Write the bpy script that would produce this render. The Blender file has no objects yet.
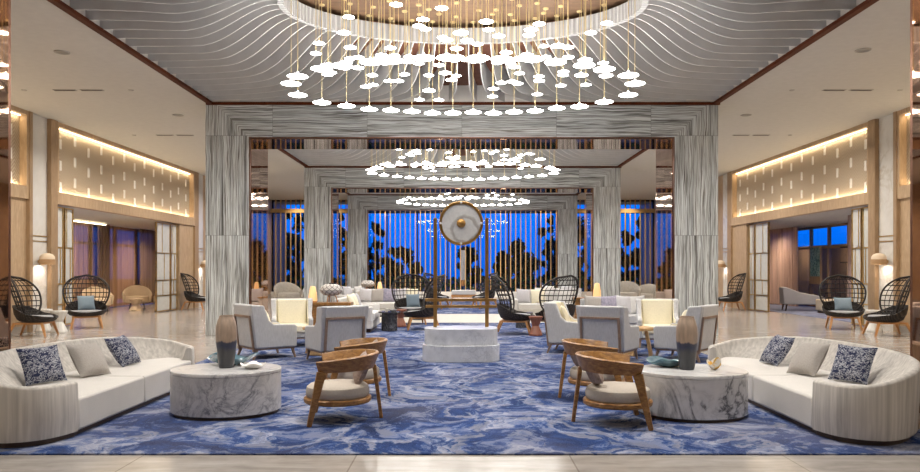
import bpy, math, random
from math import sin, cos, pi, radians, sqrt, atan2, floor
from mathutils import Vector, Matrix
rnd = random.Random(7)
scene = bpy.context.scene
COL = scene.collection
F = 734.0; HC = 1.4; VX = 463.0; VY = 269.0
RZ = 0.012            # top of the rugs

# ------------------------------------------------------------------ camera
cam = bpy.data.cameras.new('camera'); cam.sensor_width = 36; cam.lens = F/920*36
cam.shift_x = (460-VX)/920; cam.shift_y = (VY-236)/920; cam.clip_end = 300
camo = bpy.data.objects.new('camera', cam); COL.objects.link(camo)
camo.location = (0, 0, HC); camo.rotation_euler = (pi/2, 0, 0); scene.camera = camo

# ------------------------------------------------------------------ materials
MATS = {}
class NT:
    def __init__(s, name):
        m = bpy.data.materials.new(name); m.use_nodes = True
        s.m = m; s.t = m.node_tree; s.b = s.t.nodes['Principled BSDF']; s.out = s.t.nodes['Material Output']
        MATS[name] = m
    def n(s, typ, **kw):
        nd = s.t.nodes.new(typ)
        for k, v in kw.items():
            if k.startswith('i_'):
                key = k[2:]
                key = int(key) if key.isdigit() else key.replace('_', ' ')
                nd.inputs[key].default_value = v
            else: setattr(nd, k, v)
        return nd
    def l(s, a, b): s.t.links.new(a, b)
    def set(s, **kw):
        for k, v in kw.items():
            s.b.inputs[k.replace('_', ' ')].default_value = v
    def coord(s, kind='Object', scale=(1,1,1), rot=(0,0,0)):
        tc = s.n('ShaderNodeTexCoord'); mp = s.n('ShaderNodeMapping')
        mp.inputs['Scale'].default_value = scale; mp.inputs['Rotation'].default_value = rot
        s.l(tc.outputs[kind], mp.inputs['Vector']); return mp.outputs['Vector']
    def noise(s, vec, scale=5, detail=4, rough=.5, dist=0):
        nd = s.n('ShaderNodeTexNoise'); nd.inputs['Scale'].default_value = scale
        nd.inputs['Detail'].default_value = detail; nd.inputs['Roughness'].default_value = rough
        nd.inputs['Distortion'].default_value = dist
        if vec is not None: s.l(vec, nd.inputs['Vector'])
        return nd.outputs['Fac']
    def math(s, op, a, b=None, c=None):
        nd = s.n('ShaderNodeMath', operation=op)
        for i, v in enumerate((a, b, c)):
            if v is None: continue
            if isinstance(v, (int, float)): nd.inputs[i].default_value = v
            else: s.l(v, nd.inputs[i])
        return nd.outputs[0]
    def ramp(s, fac, stops, interp='LINEAR'):
        nd = s.n('ShaderNodeValToRGB'); cr = nd.color_ramp; cr.interpolation = interp
        while len(cr.elements) < len(stops): cr.elements.new(.5)
        for e, (p, c) in zip(cr.elements, stops):
            e.position = p; e.color = (c[0], c[1], c[2], 1)
        s.l(fac, nd.inputs[0]); return nd.outputs[0]
    def mix(s, fac, a, b, mode='MIX'):
        nd = s.n('ShaderNodeMix', data_type='RGBA', blend_type=mode)
        for sock, v in ((nd.inputs[0], fac), (nd.inputs[6], a), (nd.inputs[7], b)):
            if isinstance(v, (int, float)): sock.default_value = v
            elif isinstance(v, tuple): sock.default_value = (*v, 1) if len(v) == 3 else v
            else: s.l(v, sock)
        return nd.outputs[2]
    def base(s, c): s.l(c, s.b.inputs['Base Color'])
    def bump(s, h, strength=.2, dist=.01):
        nd = s.n('ShaderNodeBump'); nd.inputs['Strength'].default_value = strength; nd.inputs['Distance'].default_value = dist
        s.l(h, nd.inputs['Height']); s.l(nd.outputs[0], s.b.inputs['Normal'])
def sc(c, k): return tuple(min(1, x*k) for x in c)

def plain(name, col, rough=.6, metal=0, var=.12, nscale=8, bump=0, bscale=60, spec=None, coords='Object'):
    if name in MATS: return MATS[name]
    t = NT(name); v = t.coord(coords)
    f = t.noise(v, nscale, 3)
    t.base(t.ramp(f, [(.3, sc(col, 1-var)), (.7, sc(col, 1+var))]))
    t.set(Roughness=rough, Metallic=metal)
    if spec is not None: t.b.inputs['Specular IOR Level'].default_value = spec
    if bump: t.bump(t.noise(v, bscale, 2), bump, .005)
    return t.m
def wood(name, c1, c2, scale=(3, 3, 22), rough=.42, bands=1.0):
    if name in MATS: return MATS[name]
    t = NT(name); v = t.coord('Object', scale)
    f = t.noise(v, bands*3.0, 5, .6, .6)
    t.base(t.ramp(f, [(.3, c1), (.55, sc(c1, 1.1) if False else tuple((a+b)/2 for a, b in zip(c1, c2))), (.72, c2)]))
    t.set(Roughness=rough); t.bump(f, .08, .004); return t.m
def emit(name, col, strength):
    if name in MATS: return MATS[name]
    t = NT(name); t.set(Roughness=.5); t.b.inputs['Base Color'].default_value = (*col, 1)
    f = t.noise(t.coord('Object'), 3, 1)
    t.l(t.ramp(f, [(0, sc(col, .97)), (1, col)]), t.b.inputs['Emission Color'])
    t.b.inputs['Emission Strength'].default_value = strength; return t.m
def fabric(name, col, var=.1, vscale=(120, 120, 12), rough=.9, bump=.25):
    if name in MATS: return MATS[name]
    t = NT(name); v = t.coord('Object', vscale); f = t.noise(v, 1.0, 3, .6)
    f2 = t.noise(t.coord('Object'), 4, 2)
    c = t.ramp(f, [(.3, sc(col, 1-var)), (.7, sc(col, 1+var*.7))])
    t.base(t.mix(.12, c, t.ramp(f2, [(.3, sc(col, .75)), (.7, sc(col, 1.15))])))
    t.set(Roughness=rough); t.b.inputs['Specular IOR Level'].default_value = .15
    t.bump(f, bump, .004); return t.m
def marble(name, base, vein, scale=2.2, amount=.5, rough=.22, vscale=(1,1,1), fine=1):
    if name in MATS: return MATS[name]
    t = NT(name); v = t.coord('Object', vscale)
    n1 = t.noise(v, scale, 7, .62, 1.6); a = t.math('ABSOLUTE', t.math('SUBTRACT', n1, .5))
    n2 = t.noise(v, scale*3.3, 6, .65, 1.0); b = t.math('ABSOLUTE', t.math('SUBTRACT', n2, .5))
    c1 = t.ramp(a, [(0, (1,1,1)), (.012, (.7,.7,.7)), (.05, (.12,.12,.12)), (.16, (0,0,0))])
    c2 = t.ramp(b, [(0, (.7*fine,)*3), (.03, (.25*fine,)*3), (.1, (0,0,0))])
    mask = t.ramp(t.noise(v, scale*.55, 2), [(.42, (.1,.1,.1)), (.6, (1,1,1))])
    add = t.mix(1.0, c1, c2, 'ADD'); mul = t.mix(1.0, add, mask, 'MULTIPLY')
    cloud = t.ramp(t.noise(v, scale*1.4, 5), [(.3, sc(base, .88)), (.7, sc(base, 1.05))])
    t.base(t.mix(t.math('MULTIPLY', mul, amount), cloud, vein))
    t.set(Roughness=rough); return t.m

# ------------------------------------------------------------------ mesh builder
class MB:
    def __init__(s): s.v = []; s.f = []; s.mi = []; s.cur = 0
    def add(s, verts, faces, M=None):
        o = len(s.v)
        if M is None: s.v += [tuple(p) for p in verts]
        else: s.v += [tuple(M @ Vector(p)) for p in verts]
        for fc in faces: s.f.append(tuple(o+i for i in fc)); s.mi.append(s.cur)
        return s
    def box(s, c, d, M=None):
        x, y, z = c; a, b, h = d[0]/2, d[1]/2, d[2]/2
        vs = [(x+i*a, y+j*b, z+k*h) for k in (-1, 1) for j in (-1, 1) for i in (-1, 1)]
        return s.add(vs, [(0,2,3,1),(4,5,7,6),(0,1,5,4),(2,6,7,3),(0,4,6,2),(1,3,7,5)], M)
    def bx(s, x0, x1, y0, y1, z0, z1, M=None):
        return s.box(((x0+x1)/2, (y0+y1)/2, (z0+z1)/2), (abs(x1-x0), abs(y1-y0), abs(z1-z0)), M)
    def prism(s, outline, z0, z1, M=None):
        n = len(outline)
        vs = [(p[0], p[1], z0) for p in outline] + [(p[0], p[1], z1) for p in outline]
        fs = [tuple(range(n-1, -1, -1)), tuple(range(n, 2*n))] + [(i, (i+1) % n, n+(i+1) % n, n+i) for i in range(n)]
        return s.add(vs, fs, M)
    def rings(s, rings, closed=True, cap0=True, cap1=True, M=None):
        n = len(rings[0]); vs = [p for r in rings for p in r]; fs = []
        for k in range(len(rings)-1):
            for i in range(n if closed else n-1):
                j = (i+1) % n
                fs.append((k*n+i, k*n+j, (k+1)*n+j, (k+1)*n+i))
        if cap0: fs.append(tuple(range(n-1, -1, -1)))
        if cap1: fs.append(tuple((len(rings)-1)*n+i for i in range(n)))
        return s.add(vs, fs, M)
    def lathe(s, prof, seg=24, M=None, sx=1, sy=1):
        rr = [[(r*cos(2*pi*i/seg)*sx, r*sin(2*pi*i/seg)*sy, z) for i in range(seg)] for r, z in prof]
        cl = tuple(prof[0]) == tuple(prof[-1])
        return s.rings(rr, True, prof[0][0] > 1e-5 and not cl, prof[-1][0] > 1e-5 and not cl, M)
    def cyl(s, p0, p1, r0, r1=None, seg=8):
        r1 = r0 if r1 is None else r1
        return s.tube([p0, p1], [r0, r1], seg)
    def tube(s, pts, r, seg=6, closed=False, flat=1.0):
        pts = [Vector(p) for p in pts]; n = len(pts)
        rs = r if isinstance(r, (list, tuple)) else [r]*n
        rr = []; up = None
        for i in range(n):
            if closed: t = pts[(i+1) % n]-pts[i-1]
            else: t = pts[min(i+1, n-1)]-pts[max(i-1, 0)]
            t.normalize()
            if up is None:
                up = Vector((0,0,1)) if abs(t.z) < .9 else Vector((0,1,0))
            a = t.cross(up)
            if a.length < 1e-6: a = t.cross(Vector((1, .1, 0)))
            a.normalize(); b = a.cross(t).normalized(); up = b
            rr.append([tuple(pts[i]+a*(rs[i]*cos(2*pi*k/seg))+b*(rs[i]*flat*sin(2*pi*k/seg))) for k in range(seg)])
        if closed: rr.append(rr[0]); return s.rings(rr, True, False, False)
        return s.rings(rr, True, True, True)
    def beam(s, p0, p1, w0, w1, d0=None, d1=None, side=(1, 0, 0)):
        """tapered rectangular bar from p0 to p1; w along 'side', d across"""
        p0, p1 = Vector(p0), Vector(p1); t = (p1-p0).normalized(); a = Vector(side); a = (a-t*a.dot(t)).normalized(); b = t.cross(a)
        d0 = d0 or w0; d1 = d1 or w1; rr = []
        for p, w, d in ((p0, w0, d0), (p1, w1, d1)):
            rr.append([tuple(p+a*(i*w/2)+b*(j*d/2)) for i, j in ((-1,-1),(1,-1),(1,1),(-1,1))])
        return s.rings(rr)
    def build(s, name, mats, parent=None, smooth=35, bevel=0, seg=2, loc=None, weld=False, sub=0):
        me = bpy.data.meshes.new(name); me.from_pydata(s.v, [], s.f)
        if not isinstance(mats, (list, tuple)): mats = [mats]
        for m in mats: me.materials.append(m)
        if len(mats) > 1: me.polygons.foreach_set('material_index', s.mi)
        if smooth: 
            me.shade_smooth(); me.set_sharp_from_angle(angle=radians(smooth))
        me.validate(); me.update()
        o = bpy.data.objects.new(name, me); COL.objects.link(o)
        if parent is not None: o.parent = parent
        if loc: o.location = loc
        if bevel:
            b = o.modifiers.new('bevel', 'BEVEL'); b.width = bevel; b.segments = seg; b.limit_method = 'ANGLE'; b.angle_limit = radians(40)
        if sub:
            b = o.modifiers.new('sub', 'SUBSURF'); b.levels = sub; b.render_levels = sub
        return o
def tag(o, label=None, cat=None, group=None, kind=None):
    if label: o['label'] = label
    if cat: o['category'] = cat
    if group: o['group'] = group
    if kind: o['kind'] = kind
    return o
def struct(o): o['kind'] = 'structure'; return o
def thing(name, label, cat, loc=(0,0,0), rz=0, group=None):
    o = bpy.data.objects.new(name, None); COL.objects.link(o); o.empty_display_size = .1
    o.location = loc; o.rotation_euler = (0, 0, rz); return tag(o, label, cat, group)
KIDS = {}
def kids(o): return [c for c in bpy.data.objects if c.parent == o]
def dup(src, label, loc, rz=None, group=None, scale=None):
    c = src.copy(); COL.objects.link(c); c.location = loc
    if rz is not None: c.rotation_euler = (src.rotation_euler.x, src.rotation_euler.y, rz)
    if scale: c.scale = scale
    c['label'] = label
    if group: c['group'] = group
    if src.name not in KIDS: KIDS[src.name] = [(k, kids(k)) for k in kids(src)]
    for k, gs in KIDS[src.name]:
        d = k.copy(); COL.objects.link(d); d.parent = c
        for g in gs:
            e = g.copy(); COL.objects.link(e); e.parent = d
    return c
def G(px, py, z=0):
    d = F*(HC-z)/(py-VY); return ((px-VX)*d/F, d, z)
def at(px, d): return (px-VX)*d/F
ORD = ['', 'first','second','third','fourth','fifth','sixth','seventh','eighth','ninth','tenth','eleventh','twelfth','thirteenth','fourteenth','fifteenth','sixteenth','seventeenth','eighteenth','nineteenth','twentieth','twenty-first','twenty-second','twenty-third','twenty-fourth']
LAMP = 16.0; AISLE = 74; ENTRY = 8; PORT = 30; LAM = 22; ROOM = 50; COVE = 15; SKY = 1.15; GARDEN = 6; EXPO = 0.42; WASH = 20
# ------------------------------------------------------------------ dimensions of the hall
PI_, PO, PTOP, PIN = 4.50, 5.42, 4.90, 4.19      # portal half widths (inner, outer), top, inner top
PTH = 1.43
PY = [5.88, 15.52, 25.15, 34.6]
WX = 9.69; ENDY = 37.3; BACKY = -3.0; CZ = 4.90
BAYS = [(PY[0]+PTH, PY[1]), (PY[1]+PTH, PY[2]), (PY[2]+PTH, PY[3])]

# ---- materials of the room
def mk_floor():
    t = NT('polished limestone'); v = t.coord('Object', (1,1,1))
    n = t.noise(t.coord('Object', (.5, 2.6, 1)), 2.2, 6, .6, .8)
    n2 = t.noise(v, 9, 4)
    c = t.ramp(n, [(.28, (.27,.245,.22)), (.5, (.38,.35,.32)), (.72, (.48,.455,.42))])
    br = t.n('ShaderNodeTexBrick', offset=.5, squash=1.0)
    br.inputs['Scale'].default_value = 1.0; br.inputs['Mortar Size'].default_value = .006
    br.inputs['Brick Width'].default_value = 1.6; br.inputs['Row Height'].default_value = .8
    br.inputs['Color1'].default_value = (.92,.92,.92,1); br.inputs['Color2'].default_value = (1.06,1.04,1.02,1); br.inputs['Mortar'].default_value = (.62,.58,.55,1)
    t.l(v, br.inputs['Vector'])
    c = t.mix(1.0, c, br.outputs['Color'], 'MULTIPLY')
    c = t.mix(.12, c, t.ramp(n2, [(.3, (.25,.22,.2)), (.7, (.6,.56,.5))]))
    t.base(c); t.set(Roughness=.17); t.b.inputs['Specular IOR Level'].default_value = .5
    return t.m
def mk_rug():
    t = NT('marbled blue carpet')
    v = t.coord('Object', (.80, .72, 1))
    w = t.n('ShaderNodeTexNoise'); w.inputs['Scale'].default_value = 1.5; w.inputs['Detail'].default_value = 5
    t.l(v, w.inputs['Vector'])
    vv = t.n('ShaderNodeVectorMath', operation='MULTIPLY_ADD'); vv.inputs[1].default_value = (.75, .75, 0)
    t.l(w.outputs['Color'], vv.inputs[0]); t.l(v, vv.inputs[2])
    n = t.noise(vv.outputs[0], 1.05, 10, .64, .35)
    c = t.ramp(n, [(.33, (.004,.014,.06)), (.42, (.006,.028,.12)), (.455, (.010,.055,.22)), (.480, (.025,.085,.28)), (.490, (.26,.29,.38)),
                   (.522, (.46,.46,.52)), (.534, (.05,.13,.31)), (.545, (.006,.034,.15)), (.59, (.010,.058,.23)), (.603, (.28,.30,.40)), (.68, (.50,.50,.55))])
    n3 = t.noise(vv.outputs[0], 3.2, 10, .78, .5)
    c2 = t.ramp(n3, [(.44, (.003,.012,.055)), (.50, (.008,.042,.17)), (.525, (.22,.27,.40)), (.57, (.44,.45,.51))])
    c = t.mix(.44, c, c2)
    n4 = t.noise(v, .7, 2)
    c = t.mix(t.ramp(n4, [(.5, (0,0,0)), (.72, (.3,.3,.3))]), c, (.30,.27,.28))
    n5 = t.noise(t.coord('Object'), 130, 2)
    c = t.mix(.10, c, t.ramp(n5, [(.3, (.02,.03,.08)), (.7, (.5,.52,.62))]))
    c = t.mix(1.0, c, (.76,.77,.82), 'MULTIPLY'); t.base(c); t.set(Roughness=1.0); t.b.inputs['Specular IOR Level'].default_value = .08; t.bump(n5, .3, .004)
    return t.m
def mk_portal():
    t = NT('striped grey marble')
    tc = t.n('ShaderNodeTexCoord'); sp = t.n('ShaderNodeSeparateXYZ'); t.l(tc.outputs['Object'], sp.inputs[0])
    x, y, z = sp.outputs
    u = t.math('MAXIMUM', t.math('SUBTRACT', t.math('ABSOLUTE', x), PI_), t.math('SUBTRACT', z, PIN))
    al = t.math('ADD', x, z)
    fz = t.math('FLOOR', t.math('DIVIDE', z, 2.11)); fx = t.math('FLOOR', t.math('DIVIDE', x, 2.0))
    seed = t.math('ADD', t.math('MULTIPLY', fz, 3.7), t.math('MULTIPLY', fx, 5.3))
    wob = t.noise(tc.outputs['Object'], 1.3, 3)
    uu = t.math('ADD', t.math('MULTIPLY', u, 10.5), t.math('MULTIPLY', wob, .9))
    cb = t.n('ShaderNodeCombineXYZ'); t.l(uu, cb.inputs[0]); t.l(t.math('MULTIPLY', al, .16), cb.inputs[1])
    t.l(t.math('ADD', seed, t.math('MULTIPLY', y, .5)), cb.inputs[2])
    n = t.noise(cb.outputs[0], 1.15, 4, .52, .15)
    n2 = t.noise(cb.outputs[0], 3.1, 4, .6, .2)
    c1 = t.ramp(n, [(.30, (.05,.045,.04)), (.37, (.20,.205,.21)), (.42, (.46,.485,.49)), (.45, (.50,.52,.52)), (.475, (.085,.075,.065)), (.50, (.28,.29,.295)), (.53, (.56,.58,.58)), (.58, (.60,.615,.61)), (.60, (.12,.11,.10)), (.63, (.42,.44,.445)), (.68, (.60,.61,.60))])
    c2 = t.ramp(n2, [(.38, (.10,.10,.10)), (.46, (.42,.44,.44)), (.58, (.62,.63,.62))])
    c = t.mix(.25, c1, c2)
    n3 = t.noise(cb.outputs[0], 4.4, 2, .5, .1)
    c = t.mix(1.0, c, t.ramp(n3, [(.38, (.34,.32,.30)), (.43, (1,1,1)), (.55, (1,1,1)), (.585, (.50,.49,.48)), (.62, (1,1,1))]), 'MULTIPLY')
    c = t.mix(1.0, c, (1.30,1.34,1.36), 'MULTIPLY')
    jz = t.math('ABSOLUTE', t.math('SUBTRACT', t.math('FRACT', t.math('ADD', t.math('DIVIDE', z, 2.11), .5)), .5))
    jx = t.math('ABSOLUTE', t.math('SUBTRACT', t.math('FRACT', t.math('ADD', t.math('DIVIDE', x, 2.0), .5)), .5))
    j = t.math('MINIMUM', jz, jx)
    c = t.mix(t.ramp(j, [(.0, (.6,.6,.6)), (.004, (0,0,0))]), c, (.1,.1,.1))
    t.base(c); t.set(Roughness=.28)
    return t.m
M_FLOOR = mk_floor(); M_RUG = mk_rug(); M_PORTAL = mk_portal()
def mk_mirror():
    t = NT('bronze mirror'); n = t.noise(t.coord('Object', (1,1,1)), 3, 3)
    t.base(t.ramp(n, [(.3, (.40,.25,.17)), (.7, (.50,.33,.23))])); t.set(Roughness=.03, Metallic=1.0); return t.m
M_MIRROR = mk_mirror()
M_COPPER = plain('copper trim', (.20,.095,.06), .3, .9)
M_MAHOG = wood('reddish wood trim', (.07,.016,.005), (.14,.036,.012), (2,.6,2), .6); M_MAHOG.node_tree.nodes['Principled BSDF'].inputs['Specular IOR Level'].default_value = .15
M_CEIL = plain('painted ceiling', (.60,.58,.545), .9, 0, .03)
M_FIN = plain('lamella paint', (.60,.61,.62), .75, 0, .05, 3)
M_FINEDGE = plain('lamella edge paint', (.86,.86,.85), .6, 0, .02)  # paler than the fins: light caught on the bottom edges, put into the colour
M_BACK = wood('brown ceiling board', (.22,.085,.05), (.30,.13,.08), (4,4,4), .6)
M_WHITE = plain('white plaster', (.80,.78,.74), .7, 0, .03)
def mk_domewood():
    t = NT('mosaic wood ceiling'); v = t.coord('Object')
    br = t.n('ShaderNodeTexBrick', offset=.37); br.inputs['Scale'].default_value = 1.0
    br.inputs['Brick Width'].default_value = .5; br.inputs['Row Height'].default_value = .12; br.inputs['Mortar Size'].default_value = .004
    br.inputs['Color1'].default_value = (.19,.115,.065,1); br.inputs['Color2'].default_value = (.085,.045,.022,1); br.inputs['Mortar'].default_value = (.16,.08,.04,1)
    t.l(v, br.inputs['Vector'])
    n = t.noise(t.coord('Object', (4, 30, 4)), 1, 4)
    t.base(t.mix(.45, br.outputs['Color'], t.ramp(n, [(.3, (.08,.042,.022)), (.7, (.20,.12,.07))]))); t.set(Roughness=.5); return t.m
M_DOME = mk_domewood()
M_OAK = wood('pale oak joinery', (.40,.27,.155), (.56,.40,.25), (6, 6, 1.2), .45)
M_OAKD = wood('oak pilaster', (.30,.19,.10), (.43,.29,.165), (6, 6, 1.2), .45)
def mk_herring():
    t = NT('herringbone relief panel'); tc = t.n('ShaderNodeTexCoord'); sp = t.n('ShaderNodeSeparateXYZ'); t.l(tc.outputs['Object'], sp.inputs[0])
    y, z = sp.outputs[1], sp.outputs[2]
    zz = t.math('ABSOLUTE', t.math('SUBTRACT', t.math('FRACT', t.math('DIVIDE', y, .36)), .5))
    w = t.math('SINE', t.math('MULTIPLY', t.math('ADD', z, t.math('MULTIPLY', zz, .36)), 75.0))
    n = t.noise(tc.outputs['Object'], 14, 3)
    t.base(t.mix(.3, t.ramp(w, [(0, (.34,.27,.19)), (1, (.60,.50,.37))]), t.ramp(n, [(.3, (.35,.25,.16)), (.7, (.58,.45,.31))])))
    t.set(Roughness=.6); t.bump(w, .5, .006); return t.m
M_HERR = mk_herring()
M_PIER = marble('cream onyx marble', (.72,.69,.64), (.42,.34,.24), .9, .5, .2, fine=.4)
M_BRASS = plain('brushed brass', (.62,.40,.14), .32, .95, .1, 20)
M_GOLD = plain('gold rod', (.80,.66,.36), .35, .7)
M_LED = emit('warm light strip', (1.0, .86, .60), 5.0)
M_INLAY = plain('pearl inlay', (.88,.84,.77), .25, 0, .05)
M_MILK = plain('milk glass', (.62,.61,.57), .25, 0, .05)
M_DARKM = plain('dark bronze frame', (.035,.025,.02), .4, .5)
M_SLAT = wood('golden timber slat', (.50,.31,.12), (.68,.46,.22), (8, 8, .8), .7); M_SLAT.node_tree.nodes['Principled BSDF'].inputs['Specular IOR Level'].default_value = .15
M_SKIRT = plain('stone skirting', (.34,.30,.26), .4)

# ---- floor, outer walls
struct(MB().bx(-16, 16, BACKY, 40, -.12, 0).build('floor', M_FLOOR, smooth=0))
gm = plain('dark lawn', (.012,.035,.012), .95, 0, .4)
struct(MB().bx(-60, 60, 40, 110, -.3, -.1).build('ground', gm, smooth=0))
def mkrug(x0, x1, y0, y1, label):
    o = MB().bx(x0, x1, y0, y1, 0.0005, RZ).build('carpet', M_RUG, smooth=0); return tag(o, label, 'carpet')
mkrug(-3.95, 3.95, 5.52, 19.0, 'large blue and white marbled carpet under the nearest seating groups and gong plinth')
mkrug(-3.9, 3.9, 22.8, 33.0, 'far blue and white marbled carpet beyond the pale stone strip, below the windows')

struct(MB().bx(-4.4, 4.4, 19.0, 22.8, .0005, .006).build('floor_band', plain('cream limestone band', (.62,.58,.50), .5, 0, .08, 5), smooth=0))
# ---- stone portals with mirrored linings
def portal(y):
    m = MB()
    m.bx(-PO, -PI_, 0, PTH, 0, PTOP); m.bx(PI_, PO, 0, PTH, 0, PTOP); m.bx(-PI_, PI_, 0, PTH, PIN, PTOP)
    o = struct(m.build('stone_portal', M_PORTAL, smooth=0, loc=(-.025, y, 0)))
    g = MB(); e = .035
    for s in (-1, 1):
        g.bx(s*(PI_-e), s*PI_, .06, PTH-.06, 0.0, PIN-e)
    g.bx(-PI_, PI_, .06, PTH-.06, PIN-e, PIN)
    g.build('mirror_lining', M_MIRROR, o, smooth=0)
    c = MB(); q = .022
    for yy in (.0, PTH-.06):
        for s in (-1, 1): c.bx(s*(PI_-q), s*PI_, yy, yy+.06, 0, PIN-q)
        c.bx(-PI_, PI_, yy, yy+.06, PIN-q, PIN)
    c.build('copper_edge', M_COPPER, o, smooth=0)
    return o
for y in PY: portal(y)

# ---- aisle ceilings, trims, ceiling fittings
for s, nm in ((-1, 'left'), (1, 'right')):
    struct(MB().bx(s*(PO-.04), s*16, BACKY, 40, CZ, CZ+.15).build('ceiling_'+nm, M_CEIL, smooth=0))
    struct(MB().bx(s*(PO-.135), s*(PO-.035), BACKY, 40, CZ-.025, CZ+.03).build('trim_'+nm, M_MAHOG, smooth=0))
for k, (y0, y1) in enumerate([(BACKY, PY[0]), (PY[3]+PTH, 40)]):
    struct(MB().bx(-PO, PO, y0, y1, CZ, CZ+.15).build('ceiling_'+('back', 'end')[k], M_CEIL, smooth=0))
for k, y in enumerate(PY):
    for yy in (y-.06, y+PTH):
        struct(MB().bx(-PO, PO, yy, yy+.06, CZ-.035, CZ+.02).build('trim_%d' % (k*2+(yy > y)+1), M_MAHOG, smooth=0))

# ---- lamella ceilings: fins flow from the edges of each bay up to an oval ring
RA, RB, RZ0, RZ1, DZ = 2.85, 1.86, 5.46, 5.73, 5.82
FX, FZ0, FZB = PO-.08, 4.925, 5.22
def ell(phi, k=0): return Vector(((RA+k)*cos(phi), (RB+k)*sin(phi)))
def bay_ceiling(first, yc, hd, idx):
    m = MB()
    # arc-length table of a quarter ellipse
    tab = [0.0]; N = 200
    for i in range(N): tab.append(tab[-1]+(ell((i+1)/N*pi/2)-ell(i/N*pi/2)).length)
    def phi_at(fr):
        L = fr*tab[-1]
        for i in range(N):
            if tab[i+1] >= L: return (i+(L-tab[i])/(tab[i+1]-tab[i]))/N*pi/2
        return pi/2
    quad = []
    ns, ne = 10, 9
    for i in range(ns): quad.append(((FX, (i+.5)*hd/ns), 1.0))
    for i in range(ne): quad.append(((FX-(i+.5)*FX/ne*1.0, hd), None))
    tot = len(quad)
    for i, (p, w) in enumerate(quad):
        ph = phi_at((i+.5)/tot)
        for sx in (-1, 1):
            for sy in (-1, 1):
                p0 = Vector(p); p1 = ell(ph); d = (p1-p0)
                nrm = Vector((cos(ph)/RA, sin(ph)/RB)).normalized()
                if w is None:
                    k = (p0.x/FX)**.8; t0 = (Vector((-1, 0))*k+d.normalized()*(1-k)).normalized()
                else: t0 = Vector((-1, 0))
                L = d.length; c1 = p0+t0*L*.5; c2 = p1+nrm*L*.28
                secs = []; n = 22
                P = []
                for q in range(n+1):
                    s = q/n; a = (1-s)
                    P.append(p0*(a**3)+c1*(3*a*a*s)+c2*(3*a*s*s)+p1*(s**3))
                tb = []; tt = []; acc = 0
                for q in range(n+1):
                    s = q/n; e = min(1, max(0, (s-.36)/.64)); e = e*e*(3-2*e)
                    tb.append(FZ0+(RZ0+.02-FZ0)*e); tt.append(FZB+.04+(RZ1-FZB-.05)*min(1, s*1.05))
                A = []; B = []
                for q in range(n+1):
                    tg = (P[min(q+1, n)]-P[max(q-1, 0)]).normalized(); nn = Vector((-tg.y, tg.x))*.008
                    A.append(P[q]+nn); B.append(P[q]-nn)
                ring = []
                for q in range(n+1):
                    ring.append([(A[q].x*sx, A[q].y*sy, tb[q]), (B[q].x*sx, B[q].y*sy, tb[q]), (B[q].x*sx, B[q].y*sy, tt[q]), (A[q].x*sx, A[q].y*sy, tt[q])])
                o = len(m.v)
                for r in ring: m.v += r
                for q in range(n):
                    for k in range(4):
                        j = (k+1) % 4
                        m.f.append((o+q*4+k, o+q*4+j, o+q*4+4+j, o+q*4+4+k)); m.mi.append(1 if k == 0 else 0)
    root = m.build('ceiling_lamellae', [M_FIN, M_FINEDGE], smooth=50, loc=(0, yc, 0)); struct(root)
    # brown board above the fins
    b = MB(); N = 96; r0 = []; r1 = []
    for i in range(N):
        a = 2*pi*i/N; k = min(FX/max(1e-6, abs(cos(a))), hd/max(1e-6, abs(sin(a))))
        r0.append((k*cos(a), k*sin(a), FZB+.05)); kk = atan2(sin(a)*RA, cos(a)*RB)
        e = Vector((cos(a), sin(a)))*(1/sqrt((cos(a)/RA)**2+(sin(a)/RB)**2)); r1.append((e.x, e.y, RZ1-.02))
    b.rings([r0, r1], True, False, False)
    b.build('ceiling_board', M_BACK, root, smooth=60)
    f = MB()
    for s in (-1, 1):
        f.bx(s*FX, s*(FX+.03), -hd, hd, CZ+.02, FZB+.1); f.bx(-FX, FX, s*hd-.0, s*(hd-.03), CZ+.02, FZB+.1)
    f.build('fascia', M_WHITE, root, smooth=0)
    # ring
    g = MB(); N = 160
    rr = []
    prof = [(-.0, RZ0), (-.0, RZ1), (-.09, RZ1), (-.09, RZ0)]
    for i in range(N+1):
        a = 2*pi*i/N; w = .008*sin(a*90) if 0 else 0
        rr.append([((RA+o+w)*cos(a), (RB+o+w)*sin(a), z) for o, z in prof])
    g.rings(rr, True, False, False); 
    g.build('ring', mk_flute(), root, smooth=50)
    h = MB(); h.rings([[(RA*1.06*cos(2*pi*i/96), RB*1.06*sin(2*pi*i/96), z) for i in range(96)] for z in (RZ1-.03, DZ+.002)], True, False, False); h.build('ring_recess', M_BACK, root)
    w = MB(); rr = [[((RA*1.06)*cos(2*pi*i/96), (RB*1.06)*sin(2*pi*i/96), z) for i in range(96)] for z in (DZ, DZ+.05)]
    w.rings(rr); w.build('ring_soffit', M_DOME, root, smooth=0)
    return root
def mk_flute():
    if 'fluted white ring' in MATS: return MATS['fluted white ring']
    t = NT('fluted white ring'); tc = t.n('ShaderNodeTexCoord'); sp = t.n('ShaderNodeSeparateXYZ'); t.l(tc.outputs['Object'], sp.inputs[0])
    a = t.math('ARCTAN2', t.math('DIVIDE', sp.outputs[1], RB), t.math('DIVIDE', sp.outputs[0], RA))
    w = t.math('SINE', t.math('MULTIPLY', a, 150.0))
    t.base(t.ramp(w, [(0, (.38,.38,.38)), (.5, (.54,.54,.54))])); t.bump(w, .6, .02); t.set(Roughness=.7); return t.m
first = None
for k, (y0, y1) in enumerate(BAYS):
    yc, hd = (y0+y1)/2, (y1-y0)/2
    bay_ceiling(first, yc, hd, k)

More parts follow.
